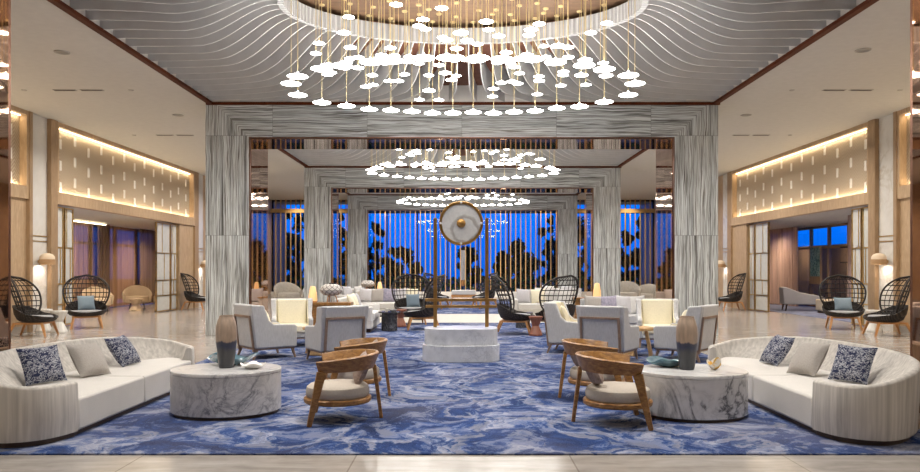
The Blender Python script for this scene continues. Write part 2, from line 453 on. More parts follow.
# ---- side walls: pier, pilaster, lit panel above an opening
def lit_panel(root, s, y0, y1, z0=3.23, z1=4.80, n=None):
    x = s*WX
    MB().bx(x+s*.10, x+s*.13, y0, y1, z0, z1).build('relief_panel', M_HERR, root, smooth=0)
    fr = MB()
    fr.bx(x-s*.06, x+s*.13, y0-.12, y0, z0-.28, CZ); fr.bx(x-s*.06, x+s*.13, y1, y1+.12, z0-.28, CZ)
    fr.bx(x-s*.06, x+s*.13, y0, y1, z1, CZ); fr.bx(x-s*.06, x+s*.13, y0, y1, z0-.28, z0)
    fr.build('panel_frame', M_OAK, root, smooth=0)
    led = MB(); led.bx(x+s*.06, x+s*.085, y0+.02, y1-.02, z1-.02, z1-.004); led.bx(x+s*.06, x+s*.085, y0+.02, y1-.02, z0+.004, z0+.016)
    led.build('light_strip', M_LED, root, smooth=0)
    inl = MB(); n = n or 13; dy = (y1-y0)/n
    for i in range(n):
        yy = y0+(i+.5)*dy
        for k in range(3):
            zc = z0+ (.30 if i % 2 else .13) + k*.52
            if zc+.1 < z1-.02: inl.bx(x+s*.085, x+s*.10, yy-.045, yy+.045, zc-.09, zc+.15)
    inl.build('pearl_inlay', M_INLAY, root, smooth=0)
def wallseg(s, y0, y1, mat, z0=0, z1=CZ, xo=0, th=.2, name=None):
    return MB().bx(s*(WX-xo), s*(WX+th), y0, y1, z0, z1)
for s, nm in ((-1, 'left'), (1, 'right')):
    x = s*WX
    w = struct(wallseg(s, BACKY, 7.0, M_OAK).build('wall_'+nm, M_OAK, smooth=0))
    # near bay: plain oak below
    wallseg(s, 7.0, 16.36, M_OAK, 0, 2.95).build('oak_cladding', M_OAK, w, smooth=0)
    lit_panel(w, s, 7.6, 16.2)
    # marble piers
    pm = MB(); pm.bx(x, x+s*.2, 16.36, 17.1, 0, CZ); pm.bx(x, x+s*.2, 26.75, 27.35, 0, CZ)
    pm.build('marble_pier', M_PIER, w, smooth=0)
    # pilasters
    pl = MB(); pl.bx(x-s*.10, x+s*.2, 17.1, 17.38, 0, CZ); pl.bx(x-s*.06, x+s*.2, 26.37, 26.75, 0, CZ); pl.bx(x-s*.08, x+s*.2, 16.28, 16.40, 0, CZ)
    pl.build('oak_pilaster', M_OAKD, w, smooth=0)
    lit_panel(w, s, 17.5, 26.25)
    jb = MB(); jb.bx(x, x+s*.25, 17.38, 17.5, 0, 2.97); jb.bx(x, x+s*.25, 25.1, 26.37, 0, 2.97)
    jb.build('oak_jamb', M_OAK, w, smooth=0)
    wallseg(s, 27.35, 40, M_OAK).build('oak_cladding', M_OAK, w, smooth=0)
    br = MB()
    for (a, b) in ((16.40, 17.1), (26.75, 27.35)):
        for z in (2.02, 2.14): br.bx(x-s*.012, x, a, b, z, z+.025)
    br.build('brass_inlay', M_BRASS, w, smooth=0)
    sk = MB()
    for (a, b) in ((BACKY, 16.28), (27.35, 37.0)): sk.bx(x-s*.02, x, a, b, 0, .14)
    struct(sk.build('baseboard_'+nm, M_SKIRT, smooth=0))
struct(MB().bx(-16, 16, BACKY-.2, BACKY, 0, 6).build('wall_back', M_OAKD, smooth=0))

# ---- end wall: glazing with timber slats
def mk_glass():
    t = NT('window glass'); t.t.nodes.remove(t.b)
    tr = t.n('ShaderNodeBsdfTransparent'); gl = t.n('ShaderNodeBsdfGlossy'); gl.inputs['Roughness'].default_value = .02
    n = t.noise(t.coord('Object'), .5, 1); c = t.ramp(n, [(0, (.93,.95,.97)), (1, (.97,.98,.99))]); t.l(c, tr.inputs['Color'])
    fr = t.n('ShaderNodeFresnel'); fr.inputs['IOR'].default_value = 1.5
    mx = t.n('ShaderNodeMixShader'); ge = t.n('ShaderNodeNewGeometry'); t.l(t.math('MULTIPLY', t.math('MULTIPLY', fr.outputs[0], 1.5), t.math('SUBTRACT', 1.0, ge.outputs['Backfacing'])), mx.inputs[0]); t.l(tr.outputs[0], mx.inputs[1]); t.l(gl.outputs[0], mx.inputs[2])
    t.l(mx.outputs[0], t.out.inputs['Surface']); return t.m
M_GLASS = mk_glass()
def glazing(idx, x0, x1, lab):
    fr = MB(); q = .07
    for a, b in ((x0, x0+q), (x1-q, x1)): fr.bx(a, b, ENDY-.05, ENDY+.05, 0.0, CZ)
    n = max(2, round((x1-x0)/1.6))
    for i in range(1, n): xx = x0+(x1-x0)*i/n; fr.bx(xx-.03, xx+.03, ENDY-.04, ENDY+.04, .3, CZ)
    fr.bx(x0, x1, ENDY-.05, ENDY+.05, 0, .3); fr.bx(x0, x1, ENDY-.05, ENDY+.05, CZ-.08, CZ); fr.bx(x0, x1, ENDY-.07, ENDY+.05, 4.22, 4.46)
    o = struct(fr.build('window_%d' % idx, M_DARKM, smooth=0))
    MB().bx(x0+.02, x1-.02, ENDY-.006, ENDY+.006, .3, CZ-.05).build('glass_pane', M_GLASS, o, smooth=0)
    root = thing('timber_screen', lab, 'screen', ((x0+x1)/2, ENDY-.28, 0))
    hw = (x1-x0)/2; rl = MB(); rl.bx(-hw, hw, -.05, .05, 0, .26); rl.build('base_rail', M_WHITE, root, smooth=0)
    rl = MB(); rl.bx(-hw, hw, -.04, .04, 4.24, 4.44); rl.build('cross_rail', M_SLAT, root, smooth=0)
    sl = MB().bx(-.024, .024, -.035, .035, .26, CZ).build('slat', M_SLAT, root, smooth=0)
    k = int((x1-x0)/.253); off = -(k-1)*.253/2
    sl.location.x = off
    for i in range(1, k):
        c = sl.copy(); COL.objects.link(c); c.parent = root; c.location.x = off+i*.253
glazing(1, -WX, -5.4, 'timber slat screen before the blue windows at the end of the left aisle')
glazing(2, -5.4, 5.4, 'wide timber slat screen before the central blue windows behind the gong')
glazing(3, 5.4, WX, 'timber slat screen before the blue windows at the end of the right aisle')
# ------------------------------------------------------------------ side rooms
def mk_sheer(name, col, op):
    t = NT(name); w = t.n('ShaderNodeTexNoise'); t.l(t.coord('Object', (1, 30, .3)), w.inputs['Vector']); w.inputs['Scale'].default_value = 1
    t.base(t.ramp(w.outputs['Fac'], [(.3, sc(col, .7)), (.7, sc(col, 1.2))])); t.set(Roughness=.9)
    tr = t.n('ShaderNodeBsdfTransparent'); mx = t.n('ShaderNodeMixShader'); mx.inputs[0].default_value = op
    t.l(tr.outputs[0], mx.inputs[1]); t.l(t.b.outputs[0], mx.inputs[2]); t.l(mx.outputs[0], t.out.inputs['Surface']); return t.m
M_SHEER = mk_sheer('sheer taupe curtain', (.40,.25,.14), .84)
M_PINK = mk_sheer('rose beige curtain', (.50,.36,.32), .93)
M_TAUPE = mk_sheer('heavy taupe curtain', (.20,.14,.10), .95)
def curtain(x, y0, y1, z1, mat, label, waves, amp=.06, hinge=None):
    m = MB(); n = int(waves*10); rr = []
    for z in (.02, z1*.5, z1):
        rr.append([(x+amp*sin(2*pi*i/10+.4*sin(i*.7))*(1-.25*z/z1), y0+(y1-y0)*i/n, z) for i in range(n+1)])
    m.rings(rr, False, False, False)
    return tag(m.build('curtain', mat, smooth=80), label, 'curtain')
def side_room(s, nm):
    xi, xo = s*(WX+.25), s*13.4
    w = struct(MB().bx(xi, xo, 16.6, 16.8, 0, 3.2).build('wall_%s_room' % nm, M_OAKD, smooth=0))
    MB().bx(xi, xo, 33.0, 33.2, 0, 3.2).build('end_panel', M_OAKD, w, smooth=0)
    struct(MB().bx(s*(WX+.12), xo, 17.42, 33.2, 2.97, 3.1).build('ceiling_%s_room' % nm, M_CEIL, smooth=0))
    return w
wl = side_room(-1, 'left'); wr = side_room(1, 'right')
# left room: window behind sheers
def room_window(idx, x, y0, y1, cols, rows, z1=2.97, mat=None):
    m = MB(); q = .05
    for i in range(cols+1):
        y = y0+(y1-y0)*i/cols; m.bx(x-.05, x+.05, y-q, y+q, 0, z1)
    for z in rows: m.bx(x-.045, x+.045, y0, y1, z-.04, z+.04)
    o = struct(m.build('window_%d' % idx, mat or M_DARKM, smooth=0))
    MB().bx(x-.006, x+.006, y0, y1, 0, z1-.02).build('glass_pane', M_GLASS, o, smooth=0)
    return o
room_window(4, -13.1, 16.8, 33.0, 9, (.06, 2.3, 2.93))
curtain(-12.75, 21.0, 25.6, 2.96, M_SHEER, 'sheer brown curtain over the blue window of the left side room, left half', 12, .03)
curtain(-12.75, 25.75, 29.0, 2.96, M_SHEER, 'sheer brown curtain over the blue window of the left side room, right half', 8, .03)
curtain(-12.55, 28.5, 31.0, 2.96, M_TAUPE, 'heavy taupe curtain gathered beside the right end of the left side room window', 8, .05)
curtain(-12.55, 25.2, 26.1, 2.96, M_TAUPE, 'narrow taupe curtain gathered at the middle of the left side room window', 4, .04)
led = MB().bx(-12.3, -12.25, 19, 25.2, 2.90, 2.93).build('cove_light', M_LED, wl, smooth=0)
# right room: framed glazing, picture wall, shelves
room_window(5, 13.1, 16.8, 33.0, 12, (.06, 2.18, 2.93), mat=M_OAKD)
curtain(12.3, 27.0, 29.6, 2.96, M_PINK, 'rose beige curtain gathered at the left of the right side room', 11)
curtain(11.2, 20.5, 21.3, 2.96, M_PINK, 'rose beige curtain gathered beside the near glass screen of the right side room', 7, .06)
pm = thing('framed_picture', 'teal speckled picture on the window wall of the right side room', 'picture', (12.98, 27.0, 1.55))
MB().bx(-.03, .03, -.42, .42, -.70, .70).build('frame', M_OAK, pm, smooth=0)
def mk_teal():
    t = NT('teal speckled print'); n = t.noise(t.coord('Object'), 16, 5, .7)
    t.base(t.ramp(n, [(.38, (.05,.12,.12)), (.5, (.16,.40,.40)), (.58, (.55,.75,.7)), (.7, (.10,.2,.18))])); t.set(Roughness=.5); return t.m
MB().bx(-.04, -.025, -.36, .36, -.42, .64).build('print', mk_teal(), pm, smooth=0)
sh = thing('shelf_unit', 'dark wall shelf with small vases in the right side room', 'shelf', (12.9, 24.2, 0))
b = MB(); b.bx(.0, .14, -.45, .45, 0, 2.9); b.build('back_panel', M_OAKD, sh, smooth=0)
for z in (1.1, 1.6, 2.1): MB().bx(-.25, 0, -.42, .42, z, z+.04).build('shelf_board', M_DARKM, sh, smooth=0)
M_CERW = plain('white ceramic', (.75,.73,.69), .3, 0, .05)
vp = [(.0, 0), (.07, 0), (.09, .08), (.05, .2), (.035, .24), (.04, .27)]
for z, nm in ((1.1, 'lowest'), (1.6, 'middle'), (2.1, 'top')):
    tag(MB().lathe(vp, 14).build('vase', M_CERW, loc=(12.78, 24.1, z+.04)), 'small white vase on the %s shelf of the right side room' % nm, 'vase')
gw = struct(MB().bx(15.4, 15.6, 20, 39, -.1, 2.42).build('wall_garden', plain('dark garden wall', (.30,.20,.13), .9), smooth=0))  # added wall outside, hides the blue sky behind the lower panes
# screens: brass framed milk glass leaves
def screen(label, s, leaves):
    ys = [a for l in leaves for a in l]
    root = thing('folding_screen', label, 'screen', (s*(WX+.10), (min(ys)+max(ys))/2, 0))
    cy = root.location.y
    for (a, b) in leaves:
        f = MB(); a -= cy; b -= cy; q = .035
        for y in (a, b-q): f.bx(-.03, .03, y, y+q, .02, 2.9)
        for z in (.02, .52, 1.02, 1.9, 2.87): f.bx(-.025, .025, a, b, z, z+q)
        mid = (a+b)/2
        f.bx(-.02, .02, mid-.05, mid-.05+.025, .52, 1.04); f.bx(-.02, .02, mid+.06, mid+.06+.025, 1.04, 1.92); f.bx(-.02, .02, mid-.1, mid-.1+.025, 1.92, 2.9)
        lf = f.build('leaf_frame', M_BRASS, root, smooth=0)
        MB().bx(-.008, .008, a+q, b-q, .04, 2.88).build('milk_glass', M_MILK, lf, smooth=0)
    return root
screen('brass framed milk glass folding screen at the near side of the left room opening', -1, ((17.55, 17.95), (18.0, 18.4)))
screen('brass framed milk glass folding screen at the far side of the left room opening', -1, ((23.4, 24.5), (24.55, 25.08)))
screen('brass framed milk glass folding screen at the near side of the right room opening', 1, ((17.55, 17.95), (18.0, 18.45)))
screen('brass framed milk glass folding screen at the far side of the right room opening', 1, ((23.5, 24.55), (24.6, 25.08)))

# ------------------------------------------------------------------ ceiling fittings in the aisles
M_GREYF = plain('grey fitting', (.40,.38,.35), .6); M_LENS = plain('downlight lens', (.25,.24,.22), .4)
def cg(px, py, z=CZ): d = F*(z-HC)/(VY-py); return ((px-VX)*d/F, d, z)
dl = {'left': [(62,52),(178,115)], 'right': [(863,50),(746,115)]}
for nm, pts in dl.items():
    for (px, py), w in zip(pts, ('nearer', 'farther')):
        r = thing('recessed_downlight', '%s round recessed downlight in the %s aisle ceiling' % (w, nm), 'ceiling light', cg(px, py))
        MB().lathe([(.12, -.012), (.12, 0), (.095, 0), (.095, -.012), (.12, -.012)], 28).build('bezel', M_GREYF, r)
        MB().lathe([(0, -.006), (.095, -.006), (.095, 0)], 24).build('lens', M_LENS, r)
sl = {'left': [(65,90),(92,90),(165,135),(185,135)], 'right': [(861,90),(834,90),(761,135),(741,135)]}
for nm, pts in sl.items():
    for (px, py), w in zip(pts, ('outer slot of the nearer pair', 'inner slot of the nearer pair', 'outer slot of the farther pair', 'inner slot of the farther pair')):
        r = thing('linear_air_slot', 'dark linear air slot in the %s aisle ceiling, %s' % (nm, w), 'air vent', cg(px, py))
        m = MB(); m.bx(-.22, .22, -.05, .05, -.01, 0); m.build('slot_frame', M_GREYF, r, smooth=0)
        m = MB(); [m.bx(-.20, .20, y-.012, y+.012, -.014, -.006) for y in (-.025, .012)]; m.build('slot_opening', M_DARKM, r, smooth=0)
for nm, pts in {'left': [(24,90),(131,90),(134,135)], 'right': [(900,90),(792,90),(790,135)]}.items():
    for (px, py), w in zip(pts, ('nearest the wall', 'beside the nearer air slots', 'beside the farther air slots')):
        tag(MB().lathe([(0, -.015), (.04, -.015), (.06, .006)], 14).build('sprinkler_head', M_GREYF, loc=cg(px, py)), 'tiny sprinkler disc in the %s aisle ceiling %s' % (nm, w), 'sprinkler')
# small downlights between the lamellae above the far left corner
# ------------------------------------------------------------------ wall sconces
M_RATTAN = wood('woven rattan band', (.36,.20,.09), (.58,.38,.2), (3, 3, 60), .6)
M_SHADE = plain('cream linen shade', (.72,.58,.42), .7, 0, .05)
M_GLOW = emit('sconce lamp', (1.0, .95, .88), 26)
def sconce(label, loc, s):
    r = thing('wall_sconce', label, 'wall lamp', loc)
    MB().lathe([(.0, .20), (.06, .195), (.12, .17), (.155, .12), (.16, .06), (.16, .055)], 24).build('dome_shade', M_SHADE, r)
    m = MB(); m.lathe([(.165, -.06), (.165, .06), (.150, .06), (.150, -.06), (.165, -.06)], 24); m.build('rattan_band', M_RATTAN, r)
    m = MB(); m.bx(s*.10, s*.20, -.03, .03, -.02, .04); m.build('bracket', M_BRASS, r, smooth=0)
    m = MB(); m.lathe([(0, -.03), (.11, -.03), (.11, .03), (0, .03)], 18); m.build('lamp_disc', M_GLOW, r)
    return r
for s, nm in ((-1, 'left'), (1, 'right')):
    sconce('dome wall sconce glowing on the nearer marble pier of the %s wall' % nm, (s*(WX-.2), 16.75, 1.56), s)
    sconce('small distant dome wall sconce beyond the %s stone column, on the farther marble pier' % nm, (s*(WX-.2), 27.05, 1.52), s)
# ------------------------------------------------------------------ furniture materials
M_SOFA = fabric('ribbed ivory upholstery', (.54,.51,.47), .26, (30, 30, .5))
M_SEATF = fabric('ivory seat fabric', (.60,.575,.54), .08, (90, 90, 90))
M_WING = fabric('pale grey linen', (.53,.53,.535), .12, (70, 70, 14))
M_CREAM = fabric('cream cushion fabric', (.80,.745,.58), .07, (50, 50, 50))
M_WHITEF = fabric('white linen', (.64,.63,.61), .08, (60, 60, 60))
M_GREYF2 = fabric('grey fabric', (.34,.34,.35), .12, (60, 60, 60))
M_BEIGEF = fabric('beige seat fabric', (.47,.42,.36), .08, (60, 60, 60))
M_GREYP = fabric('stone grey pillow', (.40,.37,.34), .12, (70, 70, 70))
M_BLUEP = fabric('grey blue pillow', (.20,.26,.31), .12, (70, 70, 70))
M_LILAC = fabric('lilac grey pillow', (.34,.32,.40), .3, (25, 25, 25))
M_SILVP = fabric('pale silver pillow', (.55,.54,.56), .1, (50, 50, 50))
M_TAN = fabric('tan patterned pillow', (.36,.28,.24), .35, (40, 40, 40))
M_PLINTH = plain('dark walnut plinth', (.10,.07,.05), .5)
M_TEAK = wood('honey teak', (.17,.072,.017), (.47,.24,.07), (6, 6, 14), .36)
M_TEAK2 = wood('orange teak leg', (.42,.19,.06), (.60,.30,.11), (5, 5, 2), .4)
M_WAL = wood('grey walnut frame', (.20,.13,.09), (.33,.23,.17), (6, 6, 2), .45)
M_OAKB = wood('light oak block', (.42,.25,.11), (.60,.40,.2), (5, 5, 2), .45)
M_ROPE = plain('black woven rope', (.018,.013,.011), .7, 0, .3, 40)
def mk_basket():
    t = NT('black basket weave')
    tc = t.n('ShaderNodeTexCoord'); sp = t.n('ShaderNodeSeparateXYZ'); t.l(tc.outputs['Object'], sp.inputs[0])
    a = t.math('SINE', t.math('MULTIPLY', t.math('ADD', sp.outputs[0], sp.outputs[2]), 110)); b = t.math('SINE', t.math('MULTIPLY', t.math('SUBTRACT', sp.outputs[1], sp.outputs[2]), 110)); m = t.math('MULTIPLY', a, b)
    t.base(t.ramp(m, [(.2, (.008,.006,.005)), (.75, (.075,.055,.045))])); t.set(Roughness=.6); t.bump(m, .6, .01); return t.m
M_BASKET = mk_basket()
M_MARB = marble('white veined marble', (.72,.71,.70), (.10,.10,.11), 1.25, .9, .18, fine=.35)
M_MARB2 = marble('grey veined marble', (.66,.65,.64), (.17,.17,.19), 2.1, .65, .2, fine=.8)
M_MARB3 = marble('pale carrara marble', (.74,.76,.79), (.40,.42,.46), 5, .5, .22)
def mk_bluepat():
    t = NT('navy and white pillow print'); w = t.noise(t.coord('Object', (1, 1, 1.5)), 24, 3, .6, 1.5)
    t.base(t.ramp(w, [(.0, (.012,.018,.06)), (.48, (.012,.018,.06)), (.50, (.36,.37,.41)), (.57, (.40,.41,.44)), (.585, (.014,.02,.065))])); t.set(Roughness=.9); return t.m
M_BLUEPAT = mk_bluepat()

def pillow_mb(w, h, t, n=14):
    m = MB(); top = []
    def pt(i, j, sg):
        u, v = 2*i/n-1, 2*j/n-1
        th = t/2*((1-abs(u)**2.6)*(1-abs(v)**2.6))**.55
        k = 1-.07*(1-abs(v)**2)*abs(u)**4; q = 1-.07*(1-abs(u)**2)*abs(v)**4
        return (u*w/2*k, sg*th, v*h/2*q)
    for sg in (-1, 1):
        vs = [pt(i, j, sg) for j in range(n+1) for i in range(n+1)]
        fs = []
        for j in range(n):
            for i in range(n):
                a = j*(n+1)+i; q = (a, a+1, a+n+2, a+n+1)
                fs.append(q if sg < 0 else q[::-1])
        m.add(vs, fs)
    return m
def pillow(label, loc, rz, lean, size, mat, group=None, roll=0, t=.15):
    """loc = bottom centre; lean = backward tilt"""
    h = size[1]
    o = pillow_mb(size[0], h, t).build('throw_pillow', mat, smooth=80)
    M = Matrix.Translation(Vector(loc)) @ Matrix.Rotation(rz, 4, 'Z') @ Matrix.Rotation(-lean, 4, 'X') @ Matrix.Translation((0, 0, h/2*.97)) @ Matrix.Rotation(roll, 4, 'Y')
    o.matrix_world = M
    return tag(o, label, 'pillow', group)

# ------------------------------------------------------------------ curved sofas
def spline(pts, n):
    out = []; P = [Vector(p) for p in pts]
    for i in range(len(P)-1):
        p0, p1, p2, p3 = P[max(i-1, 0)], P[i], P[i+1], P[min(i+2, len(P)-1)]
        for k in range(n):
            t = k/n; out.append(.5*((2*p1)+(p2-p0)*t+(2*p0-5*p1+4*p2-p3)*t*t+(3*p1-p0-3*p2+p3)*t**3))
    out.append(P[-1]); return out
HALF = [(0, -1.28), (.04, -1.46), (.12, -1.60), (.26, -1.69), (.43, -1.70), (.66, -1.55), (.88, -1.28), (1.05, -.9), (1.17, -.45), (1.21, 0)]
def curved_sofa(label, loc, s):
    r = thing('curved_sofa', label, 'sofa', loc)
    pts = HALF+[(u, -v) for u, v in HALF[::-1][1:]]
    path = spline(pts, 5); n = len(path); th = .15
    def off(k):
        out = []
        for i in range(n):
            t = (path[min(i+1, n-1)]-path[max(i-1, 0)]).normalized(); nn = Vector((-t.y, t.x))
            out.append(path[i]+nn*k)
        return out
    inner = off(th)
    m = MB(); rr = []
    for i in range(n):
        f = i/(n-1); e = min(1, max(0, (min(f, 1-f)-.10)/.30)); e = e*e*(3-2*e); h = .455+.15*e
        o = path[i]; q = inner[i]; c = (o+q)/2; sec = []
        lean = .06*e
        d = (o-q).normalized(); o2 = o+d*lean*.6
        for p, z in ((o, .045), (o+d*.01, .2), (o2, h-.02)): sec.append((p.x, p.y, z))
        tp = .075
        for a in range(1, 6):
            ang = a*pi/6; pp = o2-d*(tp/2)+d*(tp/2)*cos(ang); sec.append((pp.x, pp.y, h-.02+.025*sin(ang)))
        qi = q-d*(.16*e)
        for p, z in ((o2-d*tp, h-.02), (o2-d*tp*1.25-d*.03*e, h-.10), (qi, .28), (qi, .2), (qi, .045)): sec.append((p.x, p.y, z))
        rr.append([(s*x, y, z) for x, y, z in sec])
    m.rings(rr, True, True, True)
    m.build('backrest', M_SOFA, r, smooth=50, bevel=.012)
    # plinth
    po = off(.04); pl = [(s*p.x, p.y) for p in po]+[(s*.05, 1.2), (s*.05, -1.2)]
    if s > 0: pl = pl[::-1]
    MB().prism([(x, y) for x, y in pl], 0, .05).build('plinth', M_PLINTH, r, smooth=0)
    # seat cushions
    for sg in (-1, 1):
        poly = []
        idx = range(n//2, n) if sg > 0 else range(n//2, -1, -1)
        poly.append((.0, sg*.006))
        poly.append((inner[n//2].x-.005, sg*.006))
        for i in idx:
            p = inner[i]
            if abs(p.y) > .03 and p.x > .17: poly.append((p.x-.005, p.y-sg*.004))
        poly.append((.0, sg*1.265))
        poly = [(s*x, y) for x, y in poly]
        a = sum(poly[i][0]*poly[(i+1) % len(poly)][1]-poly[(i+1) % len(poly)][0]*poly[i][1] for i in range(len(poly)))
        if a < 0: poly = poly[::-1]
        MB().prism(poly, .045, .315).build('seat_cushion', M_SEATF, r, smooth=35, bevel=.022, seg=3)
    return r
SL = (-3.19, 7.36, RZ); SR = (2.93, 7.43, RZ)
curved_sofa('ivory curved sofa at the left edge of the blue carpet', SL, -1)
curved_sofa('ivory curved sofa at the right edge of the blue carpet', SR, 1)
def spil(S, s, u, v, mat, label, rz, size=.44, roll=0, lean=.42):
    pillow(label, (S[0]+s*u, S[1]+v, RZ+.325), rz, lean, (size, size), mat, roll=roll)
for S, s, nm in ((SL, -1, 'left'), (SR, 1, 'right')):
    q = s*pi/2
    spil(S, s, .70, -.50, M_BLUEPAT, 'navy and white patterned pillow nearest the camera on the %s curved sofa' % nm, -q*.62, .38, .02*s, .5)
    spil(S, s, .48, .0, M_GREYP, 'plain stone grey pillow in the middle of the %s curved sofa' % nm, -q*.80, .38, -.04*s, .6)
    spil(S, s, .50, .82, M_BLUEPAT, 'navy and white patterned pillow at the far end of the %s curved sofa' % nm, -q*.92, .38, .03*s, .6)

# ------------------------------------------------------------------ marble coffee tables
def drum(label, loc, a, b, mat, rz=0):
    r = thing('coffee_table', label, 'coffee table', loc, rz); h = .425
    m = MB(); m.lathe([(.93, 0), (.93, .03)], 64, None, a, b); m.build('base', M_PLINTH, r)
    m = MB(); m.lathe([(.985, .03), (1, .035), (1, h-.035)], 64, None, a, b); m.build('drum', mat, r)
    m = MB(); m.lathe([(.995, h-.033), (1.004, h-.03), (1.004, h-.006), (.995, h)], 64, None, a, b); m.build('tabletop', mat, r)
    return r
TL = (-2.30, 7.14, RZ); TR = (2.19, 7.04, RZ)
drum('oval white marble drum table with fine grey veins beside the left sofa', TL, .52, .46, M_MARB2)
drum('oval white marble drum table with a bold dark vein beside the right sofa', TR, .515, .46, M_MARB)
ZT = .425+RZ
def mk_glaze():
    t = NT('dipped vase glaze'); tc = t.n('ShaderNodeTexCoord'); sp = t.n('ShaderNodeSeparateXYZ'); t.l(tc.outputs['Object'], sp.inputs[0])
    n = t.noise(t.coord('Object', (14, 14, 3)), 1, 4)
    h = t.math('ADD', sp.outputs[2], t.math('MULTIPLY', t.math('SUBTRACT', n, .5), .10))
    hh = t.math('DIVIDE', h, .51); n2 = t.noise(t.coord('Object', (30, 30, 6)), 1, 4)
    c = t.ramp(hh, [(.0, (.045,.05,.06)), (.34, (.07,.075,.085)), (.43, (.04,.05,.10)), (.50, (.05,.055,.09)), (.53, (.40,.31,.24)), (.9, (.46,.36,.28))])
    t.base(t.mix(.35, c, t.ramp(n2, [(.35, (.05,.05,.06)), (.65, (.5,.42,.36))]), 'OVERLAY')); t.set(Roughness=.3); return t.m
M_GLAZE = mk_glaze()
vprof = [(0, 0), (.068, 0), (.073, .02), (.085, .12), (.098, .25), (.102, .33), (.098, .40), (.080, .47), (.068, .495), (.068, .51), (.058, .51), (.058, .48), (.075, .42), (0, .38)]
for nm, p in (('left', (-2.315, 7.18, ZT)), ('right', (2.15, 7.05, ZT))):
    tag(MB().lathe(vprof, 32).build('vase', M_GLAZE, loc=p), 'tall tan and dark blue dipped ceramic vase on the %s marble table' % nm, 'vase')
def mk_blueglass():
    t = NT('blue art glass'); n = t.noise(t.coord('Object'), 7, 3)
    t.base(t.ramp(n, [(.35, (.05,.16,.24)), (.6, (.26,.44,.52))])); t.set(Roughness=.08); t.b.inputs['Transmission Weight'].default_value = .45; t.b.inputs['IOR'].default_value = 1.3; return t.m
M_BG = mk_blueglass()
def wavy(name, label, cat, loc, rx, ry, h, mat, lobes, amp, rz=0, flat=.3, th=.008, dips=0):
    m = MB(); N = 60; R = 9; 
    def P(k, i, dz):
        f = k/R; a = 2*pi*i/N; w = 1+amp*f*f*sin(lobes*a+.6)
        zz = h*max(0, (f-flat)/(1-flat))**1.5*(1+.35*sin(lobes*a+1.9)+dips*sin(2*a))
        return (rx*f*w*cos(a), ry*f*w*sin(a), zz+dz)
    up = [[P(k, i, th) for i in range(N)] for k in range(1, R+1)]; dn = [[P(k, i, 0) for i in range(N)] for k in range(R, 0, -1)]
    m.rings(dn[::-1][::-1]+[], True, False, True); 
    m2 = MB(); m2.rings(up+dn, True, False, False)
    cu = [P(1, i, th) for i in range(N)]; cd = [P(1, i, 0) for i in range(N)]
    m2.add(cu, [tuple(range(N))]); m2.add(cd, [tuple(range(N-1, -1, -1))])
    o = m2.build(name, mat, smooth=60, loc=loc); o.rotation_euler.z = rz
    return tag(o, label, cat)
wavy('glass_bowl', 'wide wavy blue glass bowl behind the vase on the left marble table', 'bowl', (-2.33, 7.40, ZT), .24, .13, .085, M_BG, 3, .12, .2)
wavy('glass_bowl', 'wavy teal glass bowl behind the vase on the right marble table', 'bowl', (2.04, 7.26, ZT), .23, .14, .065, M_BG, 3, .12, .4)
wavy('shell_dish', 'white scalloped shell dish right of the vase on the left marble table', 'dish', (-2.03, 7.10, ZT), .115, .10, .04, M_CERW, 4, .05, .3)
def mk_goldshell():
    t = NT('gilded shell'); n = t.noise(t.coord('Object'), 14, 2)
    t.base(t.ramp(n, [(.42, (.78,.74,.68)), (.5, (.75,.48,.10)), (.7, (.66,.38,.05))])); t.set(Roughness=.3); return t.m
wavy('shell_dish', 'white and gold folded shell dish on the right marble table', 'dish', (2.40, 7.02, ZT), .065, .06, .075, mk_goldshell(), 3, .18, .9, .2, .008, .25)

# ------------------------------------------------------------------ round-backed teak chairs
def barrel_chair():
    r = thing('barrel_chair', '', 'chair', (0, 0, 0))     # opens towards +X
    R = .30
    m = MB(); N = 34; rr = []
    for i in range(N+1):
        a = radians(62+(298-62)*i/N); e = abs(i/N-.5)*2
        zt = .625-.055*e**2; hh = .145-.04*e**2; th = .034
        if e > .93: th *= .8
        ci, co = cos(a), sin(a); fl = .045
        ri, ro = R+fl, R+fl+th
        rr.append([((ri-fl)*ci, (ri-fl)*co, zt-hh), ((ro-fl)*ci, (ro-fl)*co, zt-hh), (ro*ci, ro*co, zt-.01), ((ro-.01)*ci, (ro-.01)*co, zt), ((ri+.008)*ci, (ri+.008)*co, zt), (ri*ci, ri*co, zt-.01)])
    m.rings(rr); m.build('back_rail', M_TEAK, r, smooth=50)
    m = MB(); m.lathe([(.25, .165), (.30, .165), (.31, .178), (.31, .205), (.30, .215), (.25, .215)], 40); m.build('seat_ring', M_TEAK, r)
    m = MB(); m.lathe([(0, .21), (.27, .21), (.286, .23), (.29, .27), (.28, .31), (.25, .332), (0, .338)], 40); m.build('seat_cushion', M_BEIGEF, r)
    for sg in (-1, 1):
        a = radians(66)*sg
        MB().beam((.335*cos(a)-.01, .335*sin(a), .475), (.33*cos(a)+.10, .365*sin(a), 0), .085, .04, .035, .032, (cos(a*.3), sin(a*.3), 0)).build('leg', M_TEAK, r, smooth=0, bevel=.006)
    MB().beam((-.335, 0, .50), (-.40, 0, 0), .07, .036, .036, .032, (0, 1, 0)).build('leg', M_TEAK, r, smooth=0, bevel=.006)
    return r
bc = barrel_chair()
def place_bc(p, rz, label, pl):
    global _b
    if _b: bc.location = (*p, RZ); bc.rotation_euler.z = rz; bc['label'] = label; bc['group'] = 'round-backed teak chairs'; _b = False
    else: dup(bc, label, (*p, RZ), rz, 'round-backed teak chairs')
    d = Vector((cos(rz), sin(rz)))
    q = Vector(p)-d*.17
    pillow(pl, (q.x, q.y, RZ+.34), rz+pi/2+.15, .35, (.30, .27), M_TAN, None, .25, .12)
_b = True
